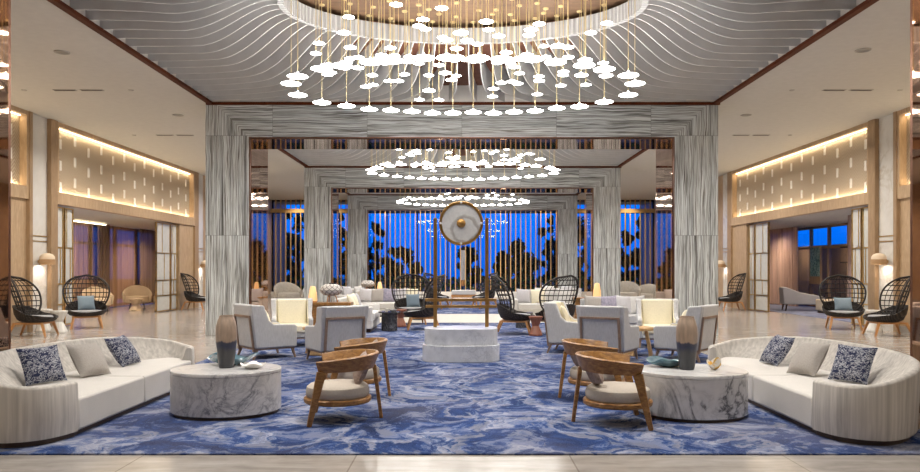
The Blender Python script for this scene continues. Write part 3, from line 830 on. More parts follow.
place_bc((-1.16, 6.80), pi+.12, 'teak round-backed chair with beige seat, nearest the left marble table', 'tan patterned pillow in the nearest left teak chair')
place_bc((-1.20, 8.0), pi+.08, 'second teak round-backed chair on the left, behind the nearest one', 'tan patterned pillow in the second left teak chair')
place_bc((1.40, 6.65), -.05, 'teak round-backed chair with beige seat, nearest the right marble table', 'tan patterned pillow in the nearest right teak chair')
place_bc((1.44, 7.9), -.04, 'second teak round-backed chair on the right, behind the nearest one', 'tan patterned pillow in the second right teak chair')

# ------------------------------------------------------------------ wing chairs
def wing_chair():
    r = thing('wing_chair', '', 'armchair', (0, 0, 0))    # faces -Y
    W = .36
    side = [(-.40, .17), (-.41, .49), (-.37, .52), (-.02, .535), (.06, .60), (.15, .83), (.36, .845), (.31, .50), (.27, .17)]
    for sg in (-1, 1):
        m = MB(); x0, x1 = sg*(W-.075), sg*W
        vs = [(x0+(sg*.0), y, z) for y, z in side]+[(x1+sg*.02*(z > .6), y, z) for y, z in side]
        n = len(side); fs = [tuple(range(n)), tuple(range(2*n-1, n-1, -1))]+[(i, n+i, n+(i+1) % n, (i+1) % n) for i in range(n)]
        m.add(vs, fs); m.build('side_panel', M_WING, r, smooth=30, bevel=.022, seg=3)
    m = MB()
    for sg in (-1, 1):
        x0, x1 = sg*(W-.085), sg*(W-.074); ln = [(-.385, .25), (-.385, .475), (-.36, .505), (-.02, .52), (.075, .60), (.165, .815), (.30, .82), (.22, .25)]; n = len(ln)
        m.add([(x0, y, z) for y, z in ln]+[(x1, y, z) for y, z in ln], [tuple(range(n)), tuple(range(2*n-1, n-1, -1))]+[(i, n+i, n+(i+1) % n, (i+1) % n) for i in range(n)])
    m.build('inner_lining', M_CREAM, r, smooth=0)
    m = MB(); m.beam((0, .24, .18), (0, .32, .84), .62, .64, .09, .09, (1, 0, 0)); m.build('backrest', M_WING, r, smooth=30, bevel=.02, seg=3)
    m = MB(); m.beam((0, .17, .36), (0, .245, .83), .52, .54, .10, .09, (1, 0, 0)); m.build('back_cushion', M_CREAM, r, smooth=30, bevel=.03, seg=3)
    m = MB(); m.bx(-.29, .29, -.40, .20, .17, .25); m.build('seat_frame', M_WING, r, smooth=30, bevel=.015)
    m = MB(); m.bx(-.283, .283, -.43, .16, .25, .39); m.build('seat_cushion', M_CREAM, r, smooth=30, bevel=.035, seg=3)
    # walnut frame on the outside of the back
    m = MB(); fr = lambda x, z: (x, .292+(z-.18)*.121, z)
    for x in (-.30, .30): m.beam(fr(x, .12), fr(x*.98, .66), .035, .035, .03, .03)
    m.beam(fr(-.31, .66), fr(.31, .66), .03, .03, .035, .035, (0, 1, 0)); m.build('back_frame', M_WAL, r, smooth=0, bevel=.004)
    m = MB(); m.bx(-.335, .335, -.38, .27, .145, .172); m.build('base_rail', M_WAL, r, smooth=0)
    for sx in (-1, 1):
        MB().beam((sx*.31, -.34, .15), (sx*.325, -.385, 0), .042, .028).build('leg', M_WAL, r, smooth=0, bevel=.004)
        MB().beam((sx*.31, .24, .15), (sx*.32, .30, 0), .042, .028).build('leg', M_WAL, r, smooth=0, bevel=.004)
    return r
wc = wing_chair(); _w = True
def place_wc(p, rz, label, cream=False):
    global _w
    if _w: wc.location = (*p, RZ); wc.rotation_euler.z = rz; wc['label'] = label; wc['group'] = 'pale wing armchairs'; _w = False
    else: dup(wc, label, (*p, RZ), rz, 'pale wing armchairs')
place_wc((-3.15, 11.6), radians(128), 'pale grey wing armchair beside the left stone column, seen from behind its left side')
place_wc((-3.12, 13.4), radians(14), 'cream wing armchair facing the camera at the back of the left group of four')
place_wc((-1.92, 11.15), radians(212), 'pale grey wing armchair with its back to the camera, right of the left group')
place_wc((3.46, 11.3), radians(-128), 'pale grey wing armchair beside the right stone column, seen from behind its right side')
place_wc((3.50, 13.2), radians(-12), 'cream wing armchair facing the camera at the back of the right group of four')
place_wc((2.20, 11.15), radians(-212), 'pale grey wing armchair with its back to the camera, left of the right group')
place_wc((1.78, 12.3), radians(70), 'white wing armchair in side view beside the gong plinth, left of the right group')
for p, lb, rz in (((-3.08, 11.62), 'cream pillow in the left wing armchair beside the column', radians(112)), ((3.36, 11.32), 'cream pillow in the right wing armchair beside the column', radians(-112)), ((1.76, 12.3), 'cream pillow in the white wing armchair seen from the side', radians(84))):
    pillow(lb, (p[0], p[1], RZ+.40), rz, .3, (.40, .40), M_CREAM)
def block_table(label, loc, rz):
    r = thing('side_table', label, 'side table', loc, rz)
    m = MB(); m.lathe([(0, .40), (.29, .40), (.30, .41), (.30, .44), (.29, .45), (0, .45)], 6); m.build('tabletop', M_OAKB, r, smooth=20)
    for k in range(3):
        a = k*2*pi/3
        MB().beam((.16*cos(a), .16*sin(a), .41), (.24*cos(a), .24*sin(a), 0), .16, .26, .05, .05, (-sin(a), cos(a), 0)).build('leg', M_OAKB, r, smooth=0, bevel=.006)
block_table('light oak faceted side table in the middle of the left wing armchairs', (-2.32, 12.0, RZ), .3)
block_table('light oak faceted side table in the middle of the right wing armchairs', (2.80, 11.9, RZ), -.3)

# ------------------------------------------------------------------ cocoon chairs in black rope
def cocoon():
    r = thing('wicker_cocoon_chair', '', 'wicker chair', (0, 0, 0))     # faces -Y
    H0, H1 = .36, 1.25
    def S(u, t):
        """u lateral -1..1, t height 0..1"""
        tt = max(0.0, min(1.0, t))
        w = .49*sqrt(max(0.0, 1-((tt-.58)/.60)**2)) if tt < .58 else .49*sqrt(max(0.0, 1-((tt-.58)/.42)**2))
        a = u*1.15
        x = w*sin(a)/sin(1.15); dep = w*(1-cos(a))*1.0
        y = .18+.30*tt-dep
        return Vector((x, y, H0+(H1-H0)*tt))
    rim = [S(-1, t/20) for t in range(0, 20)]+[S(0, 1.0)]+[S(1, t/20) for t in range(19, -1, -1)]
    MB().tube(rim, .021, 6).build('rim', M_ROPE, r, smooth=60)
    m = MB()
    for k in range(1, 8):
        t = .04+k*.122
        m.tube([S(-1+2*i/12, t) for i in range(13)], .011, 4)
    for k in range(-5, 6):
        u = k/6
        off = .0
        m.tube([S(u, .02+.97*i/12) for i in range(13)], .008, 4)
    m.build('woven_back', M_ROPE, r, smooth=60)
    # basket seat
    m = MB(); N = 28; rr = []
    for rr_, z in ((.10, .285), (.24, .29), (.35, .31), (.41, .36), (.44, .43)):
        rr.append([(rr_*cos(2*pi*i/N)*1.02, rr_*sin(2*pi*i/N)*.95-.04-(.0 if z < .3 else .02), z+((z-.285)*(1.5*max(0, sin(2*pi*i/N))+.25*abs(cos(2*pi*i/N))-.35*max(0, -sin(2*pi*i/N))))) for i in range(N)])
    rr += [[(x*.94, y*.94, z) for x, y, z in q] for q in rr[::-1]]
    m.rings(rr, True, True, True); m.build('basket_seat', M_BASKET, r, smooth=60)
    m = MB(); m.lathe([(0, .36), (.33, .36), (.35, .375), (.35, .40), (.33, .42), (0, .43)], 28, Matrix.Translation((0, -.06, 0)), 1, .92); m.build('seat_pad', M_GREYF2, r)
    m = MB()
    for sx in (-1, 1): m.beam((sx*.27, -.30, .275), (sx*.27, .24, .275), .035, .035, .035, .035)
    for y in (-.30, .24): m.beam((-.28, y, .275), (.28, y, .275), .035, .035, .035, .035, (0, 1, 0))
    m.build('seat_frame', M_TEAK2, r, smooth=0)
    for sx in (-1, 1):
        MB().beam((sx*.27, -.29, .285), (sx*.33, -.38, 0), .055, .034).build('leg', M_TEAK2, r, smooth=0, bevel=.004)
        MB().beam((sx*.26, .24, .285), (sx*.31, .36, 0), .055, .034).build('leg', M_TEAK2, r, smooth=0, bevel=.004)
    return r
co = cocoon(); _c = True
def place_co(p, rz, label, z=0):
    global _c
    if _c: co.location = (*p, z); co.rotation_euler.z = rz; co['label'] = label; co['group'] = 'black cocoon chairs'; _c = False
    else: dup(co, label, (*p, z), rz, 'black cocoon chairs')
D = radians
place_co((-9.0, 15.35), D(98), 'black cocoon chair on orange legs nearest the left mirror edge, facing right')
place_co((-8.95, 17.45), D(28), 'black cocoon chair with a grey blue pillow in front of the left room opening')
place_co((-9.2, 25.2), D(92), 'small distant black cocoon chair beside the far screen of the left wall')
place_co((8.95, 15.45), D(-98), 'black cocoon chair on orange legs nearest the right mirror edge, facing left')
place_co((8.9, 17.2), D(-18), 'black cocoon chair with a grey blue pillow in front of the right room opening')
place_co((9.15, 25.0), D(-92), 'small distant black cocoon chair beside the far screen of the right wall')
place_co((-.90, 16.9), D(-84), 'black cocoon chair just left of the gong plinth, turned to the left', RZ)
place_co((-1.30, 18.6), D(8), 'black cocoon chair with grey blue pillow behind the black table left of the gong', RZ)
place_co((1.08, 15.8), D(82), 'black cocoon chair just right of the gong plinth, turned to the right', RZ)
place_co((2.02, 15.75), D(-150), 'black cocoon chair seen from behind, its round open back right of the hourglass stool', RZ)
place_co((-.95, 25.8), D(66), 'far black cocoon chair left of the bench below the end windows', RZ)
place_co((.78, 25.8), D(-66), 'far black cocoon chair right of the bench below the end windows', RZ)
pillow('grey blue pillow in the left wall cocoon chair before the room opening', (-8.93, 17.42, .435), D(38), .35, (.38, .36), M_BLUEP)
pillow('grey blue pillow in the right wall cocoon chair before the room opening', (8.90, 17.15, .435), D(-10), .35, (.40, .32), M_BLUEP)
pillow('grey blue pillow in the cocoon chair behind the small black table', (-1.25, 18.55, .445), D(20), .3, (.36, .34), M_BLUEP)

M_BRASSD = plain('aged brass', (.48,.28,.09), .35, .9, .15, 12)
# ------------------------------------------------------------------ gong on its stepped plinth
GC = (-.03, 11.30)
def rrect(a, b, p=3.2, n=64):
    out = []
    for i in range(n):
        t = 2*pi*i/n; c, s = cos(t), sin(t)
        out.append((a*math.copysign(abs(c)**(2/p), c), b*math.copysign(abs(s)**(2/p), s)))
    return out
r = thing('stepped_plinth', 'two-tier pale marble plinth under the gong in the middle of the carpet', 'plinth', (*GC, RZ))
MB().prism(rrect(.59, .42), 0, .245).build('lower_tier', M_MARB3, r, smooth=40, bevel=.006)
MB().prism(rrect(.56, .37), .245, .49).build('upper_tier', M_MARB3, r, smooth=40, bevel=.006)
g = thing('gong_stand', 'brass gong stand with a round white stone disc on the pale marble plinth', 'gong', (GC[0], GC[1]+.1, RZ+.49))
zb = RZ+.49
for sx in (-1, 1): MB().bx(sx*.40-.028, sx*.40+.028, -.03, .03, 0, 2.19-zb).build('post', M_BRASSD, g, smooth=0, bevel=.004)
for z in (.90, .80):
    MB().bx(-.55, .55, -.055, -.025, z-zb, z-zb+.04).build('cross_bar', M_BRASSD, g, smooth=0, bevel=.004)
    MB().bx(-.55, .55, .025, .055, z-zb, z-zb+.04).build('cross_bar', M_BRASSD, g, smooth=0, bevel=.004)
RXm = Matrix.Translation((0, 0, 2.11-zb)) @ Matrix.Rotation(pi/2, 4, 'X')
def mk_gong():
    t = NT('brushed white gong'); tc = t.n('ShaderNodeTexCoord'); mp = t.n('ShaderNodeMapping'); mp.inputs['Location'].default_value = (-.06, 0, -(2.11-zb)+.10); t.l(tc.outputs['Object'], mp.inputs[0])
    ln = t.n('ShaderNodeVectorMath', operation='LENGTH'); t.l(mp.outputs[0], ln.inputs[0])
    n = t.noise(t.coord('Object'), 9, 5); q = t.math('ADD', ln.outputs['Value'], t.math('MULTIPLY', t.math('SUBTRACT', n, .5), .09))
    n2 = t.noise(t.coord('Object'), 30, 4)
    c = t.ramp(q, [(.10, (.58,.58,.57)), (.165, (.60,.60,.59)), (.185, (.27,.24,.21)), (.215, (.36,.34,.31)), (.235, (.62,.62,.61))])
    t.base(t.mix(.3, c, t.ramp(n2, [(.3, (.45,.45,.45)), (.7, (.68,.68,.67))]))); t.set(Roughness=.35); return t.m
MB().lathe([(0, -.015), (.315, -.015), (.315, .015), (0, .015)], 64, RXm).build('gong_disc', mk_gong(), g)
MB().lathe([(.30, -.03), (.335, -.035), (.345, -.02), (.345, .02), (.335, .035), (.30, .03), (.30, -.03)], 64, RXm).build('rim', M_BRASSD, g)
MB().lathe([(0, .07), (.03, .065), (.055, .05), (.068, .03), (.07, .015), (0, .012)], 24, RXm).build('boss', M_BRASSD, g)
for a in (0, pi/2, pi, 3*pi/2):
    MB().lathe([(0, .05), (.018, .045), (.02, .03), (0, .03)], 12, RXm @ Matrix.Translation((.318*cos(a), .318*sin(a), 0))).build('stud', M_CERW, g)
gm_ = thing('gong_striker', 'slim pale grey striker with wooden tips hanging below the gong', 'striker', (GC[0]+.03, GC[1]+.1, 1.13))
MB().cyl((0, 0, .10), (0, 0, .56), .034, .034, 12).build('padded_shaft', M_WING, gm_)
MB().lathe([(0, 0), (.022, .01), (.03, .05), (.022, .09), (.034, .10)], 12).build('wooden_tip', M_TEAK2, gm_)
MB().cyl((0, 0, .56), (0, 0, .632), .014, .014, 8).build('hanging_cord', M_DARKM, gm_)
# ------------------------------------------------------------------ farther seating
def sofa(label, loc, rz, w, d=.85, arm_wood=False, mat=None, ncush=2):
    mat = mat or M_WHITEF
    r = thing('sofa', label, 'sofa', loc, rz)             # faces -Y
    m = MB(); m.bx(-w/2, w/2, -d/2+.03, d/2, .08, .24); m.build('base', mat, r, bevel=.015)
    m = MB(); m.bx(-w/2+.12, w/2-.12, -d/2+.08, d/2-.05, 0, .08); m.build('plinth', M_PLINTH, r, smooth=0)
    m = MB(); m.beam((0, d/2-.11, .22), (0, d/2-.06, .74), w, w, .17, .13); m.build('backrest', mat, r, bevel=.03, seg=3)
    for sx in (-1, 1):
        m = MB(); m.bx(sx*(w/2-.14), sx*w/2, -d/2+.03, d/2-.02, .22, .56); m.build('armrest', mat, r, bevel=.03, seg=3)
    cw = (w-.28)/ncush
    for k in range(ncush):
        x0 = -w/2+.14+k*cw; MB().bx(x0+.004, x0+cw-.004, -d/2, d/2-.18, .24, .42).build('seat_cushion', mat, r, bevel=.03, seg=3)
    if arm_wood:
        for sx in (-1, 1): MB().bx(sx*(w/2-.15), sx*(w/2+.012), -d/2+.0, d/2-.05, .555, .585).build('arm_cap', M_OAKB, r, smooth=0)
    return r
def row_pillows(base, rz, xs, mats, labels, size=.42, y=.03, z=.435):
    c, s_ = cos(rz), sin(rz)
    for i, (x, mt, lb) in enumerate(zip(xs, mats, labels)):
        pillow(lb, (base[0]+x*c-y*s_, base[1]+x*s_+y*c, base[2]+z), rz, .32, (size, size), mt, roll=.06*(-1)**i, t=.14)
S1 = (-2.38, 16.75, RZ); sofa('white sofa in side view behind the left wing chairs, turned toward the gong', S1, radians(90), 1.5)
row_pillows(S1, radians(90), (-.45, .05, .45), (M_CREAM, M_CREAM, M_SILVP), ('cream pillow nearest the camera on the sideways white sofa left of the gong', 'cream pillow in the middle of the sideways white sofa left of the gong', 'silver pillow at the far end of the sideways white sofa left of the gong'))
S2 = (-2.25, 21.6, 0); sofa('long white sofa facing the camera behind the left cocoon chairs, with oak arm caps', S2, 0, 1.9, arm_wood=True, ncush=3)
row_pillows(S2, 0, (-.62, -.28, .08, .42, .70), (M_SILVP, M_GREYP, M_LILAC, M_SILVP, M_CREAM), tuple('%s pillow, %s from the left on the long white sofa behind the left cocoon chairs' % q for q in (('silver', 'first'), ('grey', 'second'), ('lilac', 'third'), ('silver', 'fourth'), ('cream', 'fifth'))), .42)
S3 = (2.35, 20.9, 0); sofa('white sofa facing the camera behind the right cocoon chairs', S3, 0, 1.9, ncush=2)
row_pillows(S3, 0, (-.62, -.2, .55), (M_SILVP, M_CREAM, M_WHITEF), ('silver pillow at the left end of the white sofa behind the right cocoon chairs', 'cream pillow in the middle of the white sofa behind the right cocoon chairs', 'white pillow at the right end of the white sofa behind the right cocoon chairs'), .42)
S4 = (3.25, 15.75, RZ); sofa('pale grey sofa facing the camera behind the right wing chairs', S4, 0, 1.35, mat=M_WING)
row_pillows(S4, 0, (-.44, -.10, .22, .50), (M_GREYP, M_LILAC, M_SILVP, M_WHITEF), ('grey pillow at the left end of the pale grey sofa behind the right wing chairs', 'lilac pillow, second from the left on the pale grey sofa', 'silver pillow, third from the left on the pale grey sofa', 'white pillow at the right end of the pale grey sofa'), .40)
S5 = (-3.5, 24.0, RZ); sofa('distant pale sofa beside the left foot of the second stone portal', S5, radians(60), 1.5)
row_pillows(S5, radians(60), (-.3, .3), (M_SILVP, M_WHITEF), ('silver pillow at the near end of the distant pale sofa by the second portal', 'white pillow at the far end of the distant pale sofa by the second portal'))
S6 = (3.1, 24.6, RZ); sofa('distant white sofa by the right foot of the second stone portal', S6, radians(-20), 1.6)
row_pillows(S6, radians(-20), (-.3, .35), (M_WHITEF, M_SILVP), ('white pillow on the left of the distant white sofa by the second portal', 'silver pillow on the right of the distant white sofa by the second portal'))

# consoles with lamps
def console(label, loc, w, d=.42, h=.70):
    r = thing('console_table', label, 'console', loc)
    MB().bx(-w/2, w/2, -d/2, d/2, h-.05, h).build('tabletop', M_TEAK, r, smooth=0, bevel=.006)
    for sx in (-1, 1): MB().bx(sx*(w/2-.06), sx*(w/2-.01), -d/2+.02, d/2-.02, 0, h-.05).build('side_panel', M_TEAK, r, smooth=0)
    MB().bx(-w/2+.06, w/2-.06, d/2-.05, d/2-.02, .05, h-.05).build('back_panel', M_TEAK, r, smooth=0)
    MB().bx(-w/2+.06, w/2-.06, -d/2+.03, -d/2+.05, .10, h-.05).build('front_panel', M_TEAK, r, smooth=0)
    return r
M_AMBER = emit('amber paper shade', (1.0, .66, .30), .32)
M_WEAVE = None
def mk_weave():
    t = NT('white woven lamp shade'); tc = t.n('ShaderNodeTexCoord'); sp = t.n('ShaderNodeSeparateXYZ'); t.l(tc.outputs['Object'], sp.inputs[0])
    a = t.math('ARCTAN2', sp.outputs[1], sp.outputs[0]); z = sp.outputs[2]
    p = t.math('ABSOLUTE', t.math('SINE', t.math('ADD', t.math('MULTIPLY', a, 6), t.math('MULTIPLY', z, 38)))); q = t.math('ABSOLUTE', t.math('SINE', t.math('SUBTRACT', t.math('MULTIPLY', a, 6), t.math('MULTIPLY', z, 38))))
    m = t.math('MINIMUM', p, q); t.base(t.ramp(m, [(.10, (.12,.10,.09)), (.35, (.60,.57,.53))])); t.bump(m, .5, .01); t.set(Roughness=.8); return t.m
M_WEAVE = mk_weave()
def amber_lamp(label, loc, k=1):
    r = thing('paper_lamp', label, 'table lamp', loc); r.scale = (k, k, k)
    MB().lathe([(.085, .02), (.095, .03), (.085, .16), (.06, .30), (.045, .33), (0, .335)], 20).build('paper_shade', M_AMBER, r)
    MB().lathe([(0, 0), (.09, 0), (.09, .025), (0, .025)], 20).build('base', M_TEAK2, r); return r
def woven_lamp(label, loc, k=1):
    r = thing('woven_lamp', label, 'table lamp', loc); r.scale = (k, k, k)
    MB().lathe([(.06, .13), (.14, .14), (.20, .19), (.215, .24), (.19, .30), (.12, .345), (.06, .35), (0, .35)], 32).build('woven_shade', M_WEAVE, r)
    for a in (0, 2*pi/3, 4*pi/3): MB().tube([(.05*cos(a), .05*sin(a), .15), (.10*cos(a), .10*sin(a), .10), (.12*cos(a), .12*sin(a), .0)], .012, 6).build('leg', M_TEAK2, r)
    MB().lathe([(0, .35), (.05, .35), (.045, .375), (0, .375)], 16).build('cap', M_DARKM, r); return r
console('teak console carrying lamps behind the left cream wing chair', (-2.78, 15.15, RZ), .98)
amber_lamp('amber cone paper lamp on the teak console behind the left wing chairs', (-3.10, 15.15, RZ+.70))
woven_lamp('round white woven lamp on the teak console behind the left wing chairs', (-2.72, 15.15, RZ+.70), 1.08)
console('teak console carrying an amber lamp behind the pale grey sofa on the right', (3.15, 17.75, RZ), .95)
amber_lamp('amber cone paper lamp on the teak console behind the pale grey sofa', (3.24, 17.75, RZ+.70), 1.05)
console('teak console with lamps behind the long white sofa on the left', (-2.75, 22.75, 0), 1.1)
woven_lamp('small distant white woven lamp behind the long white sofa on the left', (-2.95, 22.75, .70), 1.0)
amber_lamp('small distant amber lamp behind the long white sofa on the left', (-2.58, 22.75, .70), .9)
# small tables
M_BLACKS = marble('black stone', (.025,.025,.028), (.25,.25,.26), 2.2, .4, .2)
def drum_table(label, loc, R, h):
    r = thing('drum_side_table', label, 'side table', loc)
    MB().lathe([(R*.72, 0), (R*.72, h-.03)], 32).build('pedestal', M_BLACKS, r)
    MB().lathe([(0, h-.03), (R, h-.03), (R, h-.005), (R-.006, h), (0, h)], 36).build('tabletop', M_BLACKS, r); return r
drum_table('round black stone side table left of the gong', (-1.66, 16.55, RZ), .25, .43)
drum_table('low round black stone table right of the gong behind the cocoon chair', (1.42, 17.4, RZ), .24, .36)
drum_table('distant round black stone table in front of the long white sofa', (-1.25, 20.3, 0), .26, .40)
tag(MB().lathe([(0, 0), (.03, 0), (.04, .05), (.042, .07), (.036, .07), (.03, .02), (0, .015)], 14).build('cup', M_CERW, loc=(-1.72, 16.5, RZ+.43)), 'white cup on the left of the round black side table by the gong', 'cup')
tag(MB().lathe([(0, 0), (.05, 0), (.09, .03), (.092, .05), (.085, .05), (.045, .015), (0, .012)], 16).build('bowl', M_GREYF2, loc=(-1.58, 16.58, RZ+.43)), 'small grey bowl on the round black side table by the gong', 'bowl')
def hourglass(label, loc, mat, R=.16, h=.45):
    m = MB(); m.lathe([(R, 0), (R*1.02, .03), (R*.8, h*.25), (R*.5, h*.5), (R*.8, h*.78), (R*1.05, h-.03), (R*1.05, h), (0, h)], 12)
    return tag(m.build('hourglass_stool', mat, smooth=25, loc=loc), label, 'stool')
hourglass('reddish wood hourglass stool between the two cocoon chairs right of the gong', (1.52, 15.35, RZ), plain('red brown wood', (.26,.095,.055), .4), .14, .40)
hourglass('reddish wood hourglass stool between the cocoon chairs left of the gong', (-1.50, 17.65, RZ), MATS['red brown wood'], .14, .42)
hourglass('white hourglass stool nearer the camera beside the left wall cocoon chairs', (-8.92, 16.2, 0), M_CERW, .17, .48)
hourglass('white hourglass stool behind its twin beside the left wall cocoon chairs', (-9.40, 16.45, 0), M_CERW, .17, .50)
hourglass('white hourglass stool between the two nearer cocoon chairs of the right wall', (9.22, 16.45, 0), M_CERW, .17, .48)
# bench far away
b = thing('daybed_bench', 'white cushioned wooden bench below the end windows behind the gong', 'bench', (.03, 28.2, RZ))
MB().bx(-.48, .48, -.25, .25, .30, .40).build('frame', M_TEAK2, b, smooth=0)
MB().bx(-.46, .46, -.24, .24, .40, .58).build('cushion', M_WHITEF, b, bevel=.03)
for sx in (-1, 1):
    for sy in (-1, 1): MB().beam((sx*.42, sy*.2, .30), (sx*.50, sy*.24, 0), .06, .045).build('leg', M_TEAK2, b, smooth=0)
# rounded lounge chairs
def lounge(label, loc, rz, mat, legm, sc_=1):
    r = thing('rounded_lounge_chair', label, 'lounge chair', loc, rz); r.scale = (sc_,)*3
    m = MB(); rr = []; N = 24
    for i in range(N+1):
        a = radians(-20+220*i/N); e = sin(max(0, min(pi, a)))
        h = .52+.26*max(0, sin(a)); c, s_ = cos(a), sin(a)
        rr.append([(.36*c, .36*s_, .22), (.43*c, .43*s_, .24), (.47*c, .47*s_, h-.04), (.44*c, .44*s_, h), (.39*c, .39*s_, h-.03), (.35*c, .35*s_, .4)])
    m.rings(rr); m.build('shell', mat, r, smooth=60)
    MB().lathe([(0, .20), (.36, .20), (.385, .23), (.385, .38), (.36, .42), (0, .43)], 28).build('seat_cushion', mat, r)
    for a in (45, 135, 225, 315): MB().beam((.26*cos(D(a)), .26*sin(D(a)), .22), (.34*cos(D(a)), .34*sin(D(a)), 0), .05, .03).build('leg', legm, r, smooth=0)
    return r
M_WOVG = fabric('pale woven fabric', (.45,.41,.36), .25, (30, 30, 30))
lounge('pale woven lounge chair at the end of the left aisle, left of its neighbour', (-6.75, 28.3, 0), D(30), M_WOVG, M_TEAK2, 1.15)
lounge('white lounge chair at the end of the left aisle, beside the second portal', (-5.85, 28.9, 0), D(20), M_WHITEF, M_TEAK2)
lounge('pale woven lounge chair on orange legs in the right aisle, nearer the stone portal', (6.2, 28.0, 0), D(-15), M_WOVG, M_TEAK2, 1.2)
lounge('pale woven lounge chair at the end of the right aisle, right of its neighbour', (7.05, 28.4, 0), D(-35), M_WOVG, M_TEAK2, 1.05)
# left side room
M_BEI = fabric('sand coloured upholstery', (.50,.42,.32), .1)
lounge('sand lounge chair at the left of the left side room, half behind the cocoon chair', (-11.95, 24.0, 0), D(40), M_BEI, M_DARKM, 1.05)
lounge('sand coloured lounge chair in the middle of the left side room', (-11.5, 25.9, 0), D(25), M_BEI, M_DARKM, 1.05)
lounge('sand lounge chair at the right of the left side room beside the glass screen', (-10.7, 26.4, 0), D(-40), M_BEI, M_DARKM, 1.05)
hourglass('sand coloured carved stool in front of the chairs of the left side room', (-11.0, 24.7, 0), M_BEI, .22, .40)
# right side room
def chaise():
    r = thing('chaise_lounge', 'grey chaise lounge with a rising left end in the right side room', 'chaise', (11.35, 24.6, 0), radians(-12))
    m = MB(); pts = [(-.62, .22), (-.66, .78), (-.56, .80), (-.1, .62), (.55, .50), (.66, .45), (.64, .22)]
    m.prism(pts, -.32, .32, Matrix.Rotation(pi/2, 4, 'X')); m.build('upholstered_body', M_GREYF2, r, bevel=.03, seg=3)
    for sx in (-1, 1):
        for sy in (-1, 1): MB().beam((sx*.52, sy*.25, .23), (sx*.56, sy*.28, 0), .05, .035).build('leg', M_DARKM, r, smooth=0)
chaise()
o = thing('ottoman', 'low beige ottoman bench right of the grey chaise in the right side room', 'ottoman', (11.6, 22.9, 0))
MB().bx(-.35, .35, -.55, .55, .08, .44).build('cushion', M_BEI, o, bevel=.04, seg=3); MB().bx(-.3, .3, -.5, .5, 0, .08).build('plinth', M_DARKM, o, smooth=0)
tag(MB().bx(10.2, 13.0, 18.5, 29, .0005, .01).build('carpet', plain('grey blue carpet', (.15,.17,.26), .95, 0, .3, 3), smooth=0), 'grey blue carpet in the right side room', 'carpet')
# ------------------------------------------------------------------ pendant clusters
M_LAMP = emit('glowing saucer shade', (1.0, .965, .91), LAMP)
prof = [(0, -.07), (.5, -.058), (.85, -.03), (1.0, 0.0), (.97, .03), (.82, .085), (.62, .14), (.40, .195), (.20, .25), (.09, .32), (.05, .44), (0, .44)]
def shade_mb(R, seg): m = MB(); m.lathe([(r*R, z*R*(1 if z > 0 else 2)) for r, z in prof], seg); return m
CL = [('nearest', BAYS[0], 32, (34, 28, 20, 10)), ('middle', BAYS[1], 32, (26, 22, 15, 8)), ('farthest', BAYS[2], 32, (14, 10, 6, 3))]
RODT = DZ
prr = random.Random(31)
shade_data = {}
for ci, (nm, (y0, y1), n0, rest) in enumerate(CL):
    yc = (y0+y1)/2; seg = (28, 18, 12)[ci]
    items = []   # ring index, x, y, z, R
    for i in range(14):
        for sg in (-1, 1):
            x = -2.36+4.72*i/13+(.025 if sg < 0 else 0)*(1 if i % 2 else -1); items.append((0, x, sg*1.72*sqrt(1-(x/2.72)**2), 4.19+prr.uniform(-.012, .012), .148))
    for sx in (-1, 1):
        for sg in (-1, 1): items.append((0, sx*(2.62+.03*sg), .36*sg, 4.19, .148))
    for k, n in enumerate(rest):
        f = (.84, .62, .40, .19)[k]
        for i in range(n):
            for tr in range(80):
                a = 2*pi*(i+prr.uniform(.1, .9)+(tr > 30)*prr.uniform(-1, 1))/n; q = f+prr.uniform(-.07, .07)
                if all((2.69*q*cos(a)-t[1])**2+(1.70*q*sin(a)-t[2])**2 > (.125+t[4])**2 for t in items): break
            items.append((k+1, 2.69*q*cos(a), 1.70*q*sin(a), (prr.uniform(4.28, 4.6) if prr.random() < .5 else prr.uniform(4.6, 5.25)), .087 if prr.random() < .8 else .105))
    for ring in range(5):
        for half in (0, 1):
            g = sorted([it for it in items if it[0] == ring and (it[2] > 0) == bool(half)], key=lambda t: t[1]/(yc+t[2]))
            for j, (rg, x, y, z, R) in enumerate(g):
                ringn = ('low outer ring', 'second ring', 'third ring', 'fourth ring', 'innermost ring')[ring]
                lb = 'white saucer pendant, %s from left, %s half of %s, %s cluster' % (ORD[j+1], 'far' if half else 'near', ringn, nm)
                root = thing('pendant_lamp', lb, 'pendant lamp', (x, yc+y, z), 0, '%s cluster of saucer pendants' % nm)
                key = (R, seg)
                if key not in shade_data:
                    s_ = shade_mb(R, seg).build('shade', M_LAMP, root, smooth=50); shade_data[key] = s_
                else:
                    s_ = shade_data[key].copy(); COL.objects.link(s_); s_.parent = root
                if 'rod' not in shade_data:
                    r_ = MB().cyl((0, 0, 0), (0, 0, 1), .0045, .0045, 6).build('rod', M_GOLD, root, smooth=60); shade_data['rod'] = r_
                else:
                    r_ = shade_data['rod'].copy(); COL.objects.link(r_); r_.parent = root
                L = RODT+.003-z-R*.44; r_.location = (0, 0, R*.44); r_.scale = (1, 1, L)
                if ci == 0:
                    if 'rose' not in shade_data:
                        c_ = MB().lathe([(0, -.02), (.045, -.02), (.05, 0), (0, 0)], 14).build('ceiling_rose', M_GOLD, root); shade_data['rose'] = c_
                    else:
                        c_ = shade_data['rose'].copy(); COL.objects.link(c_); c_.parent = root
                    c_.location = (0, 0, RODT-z)
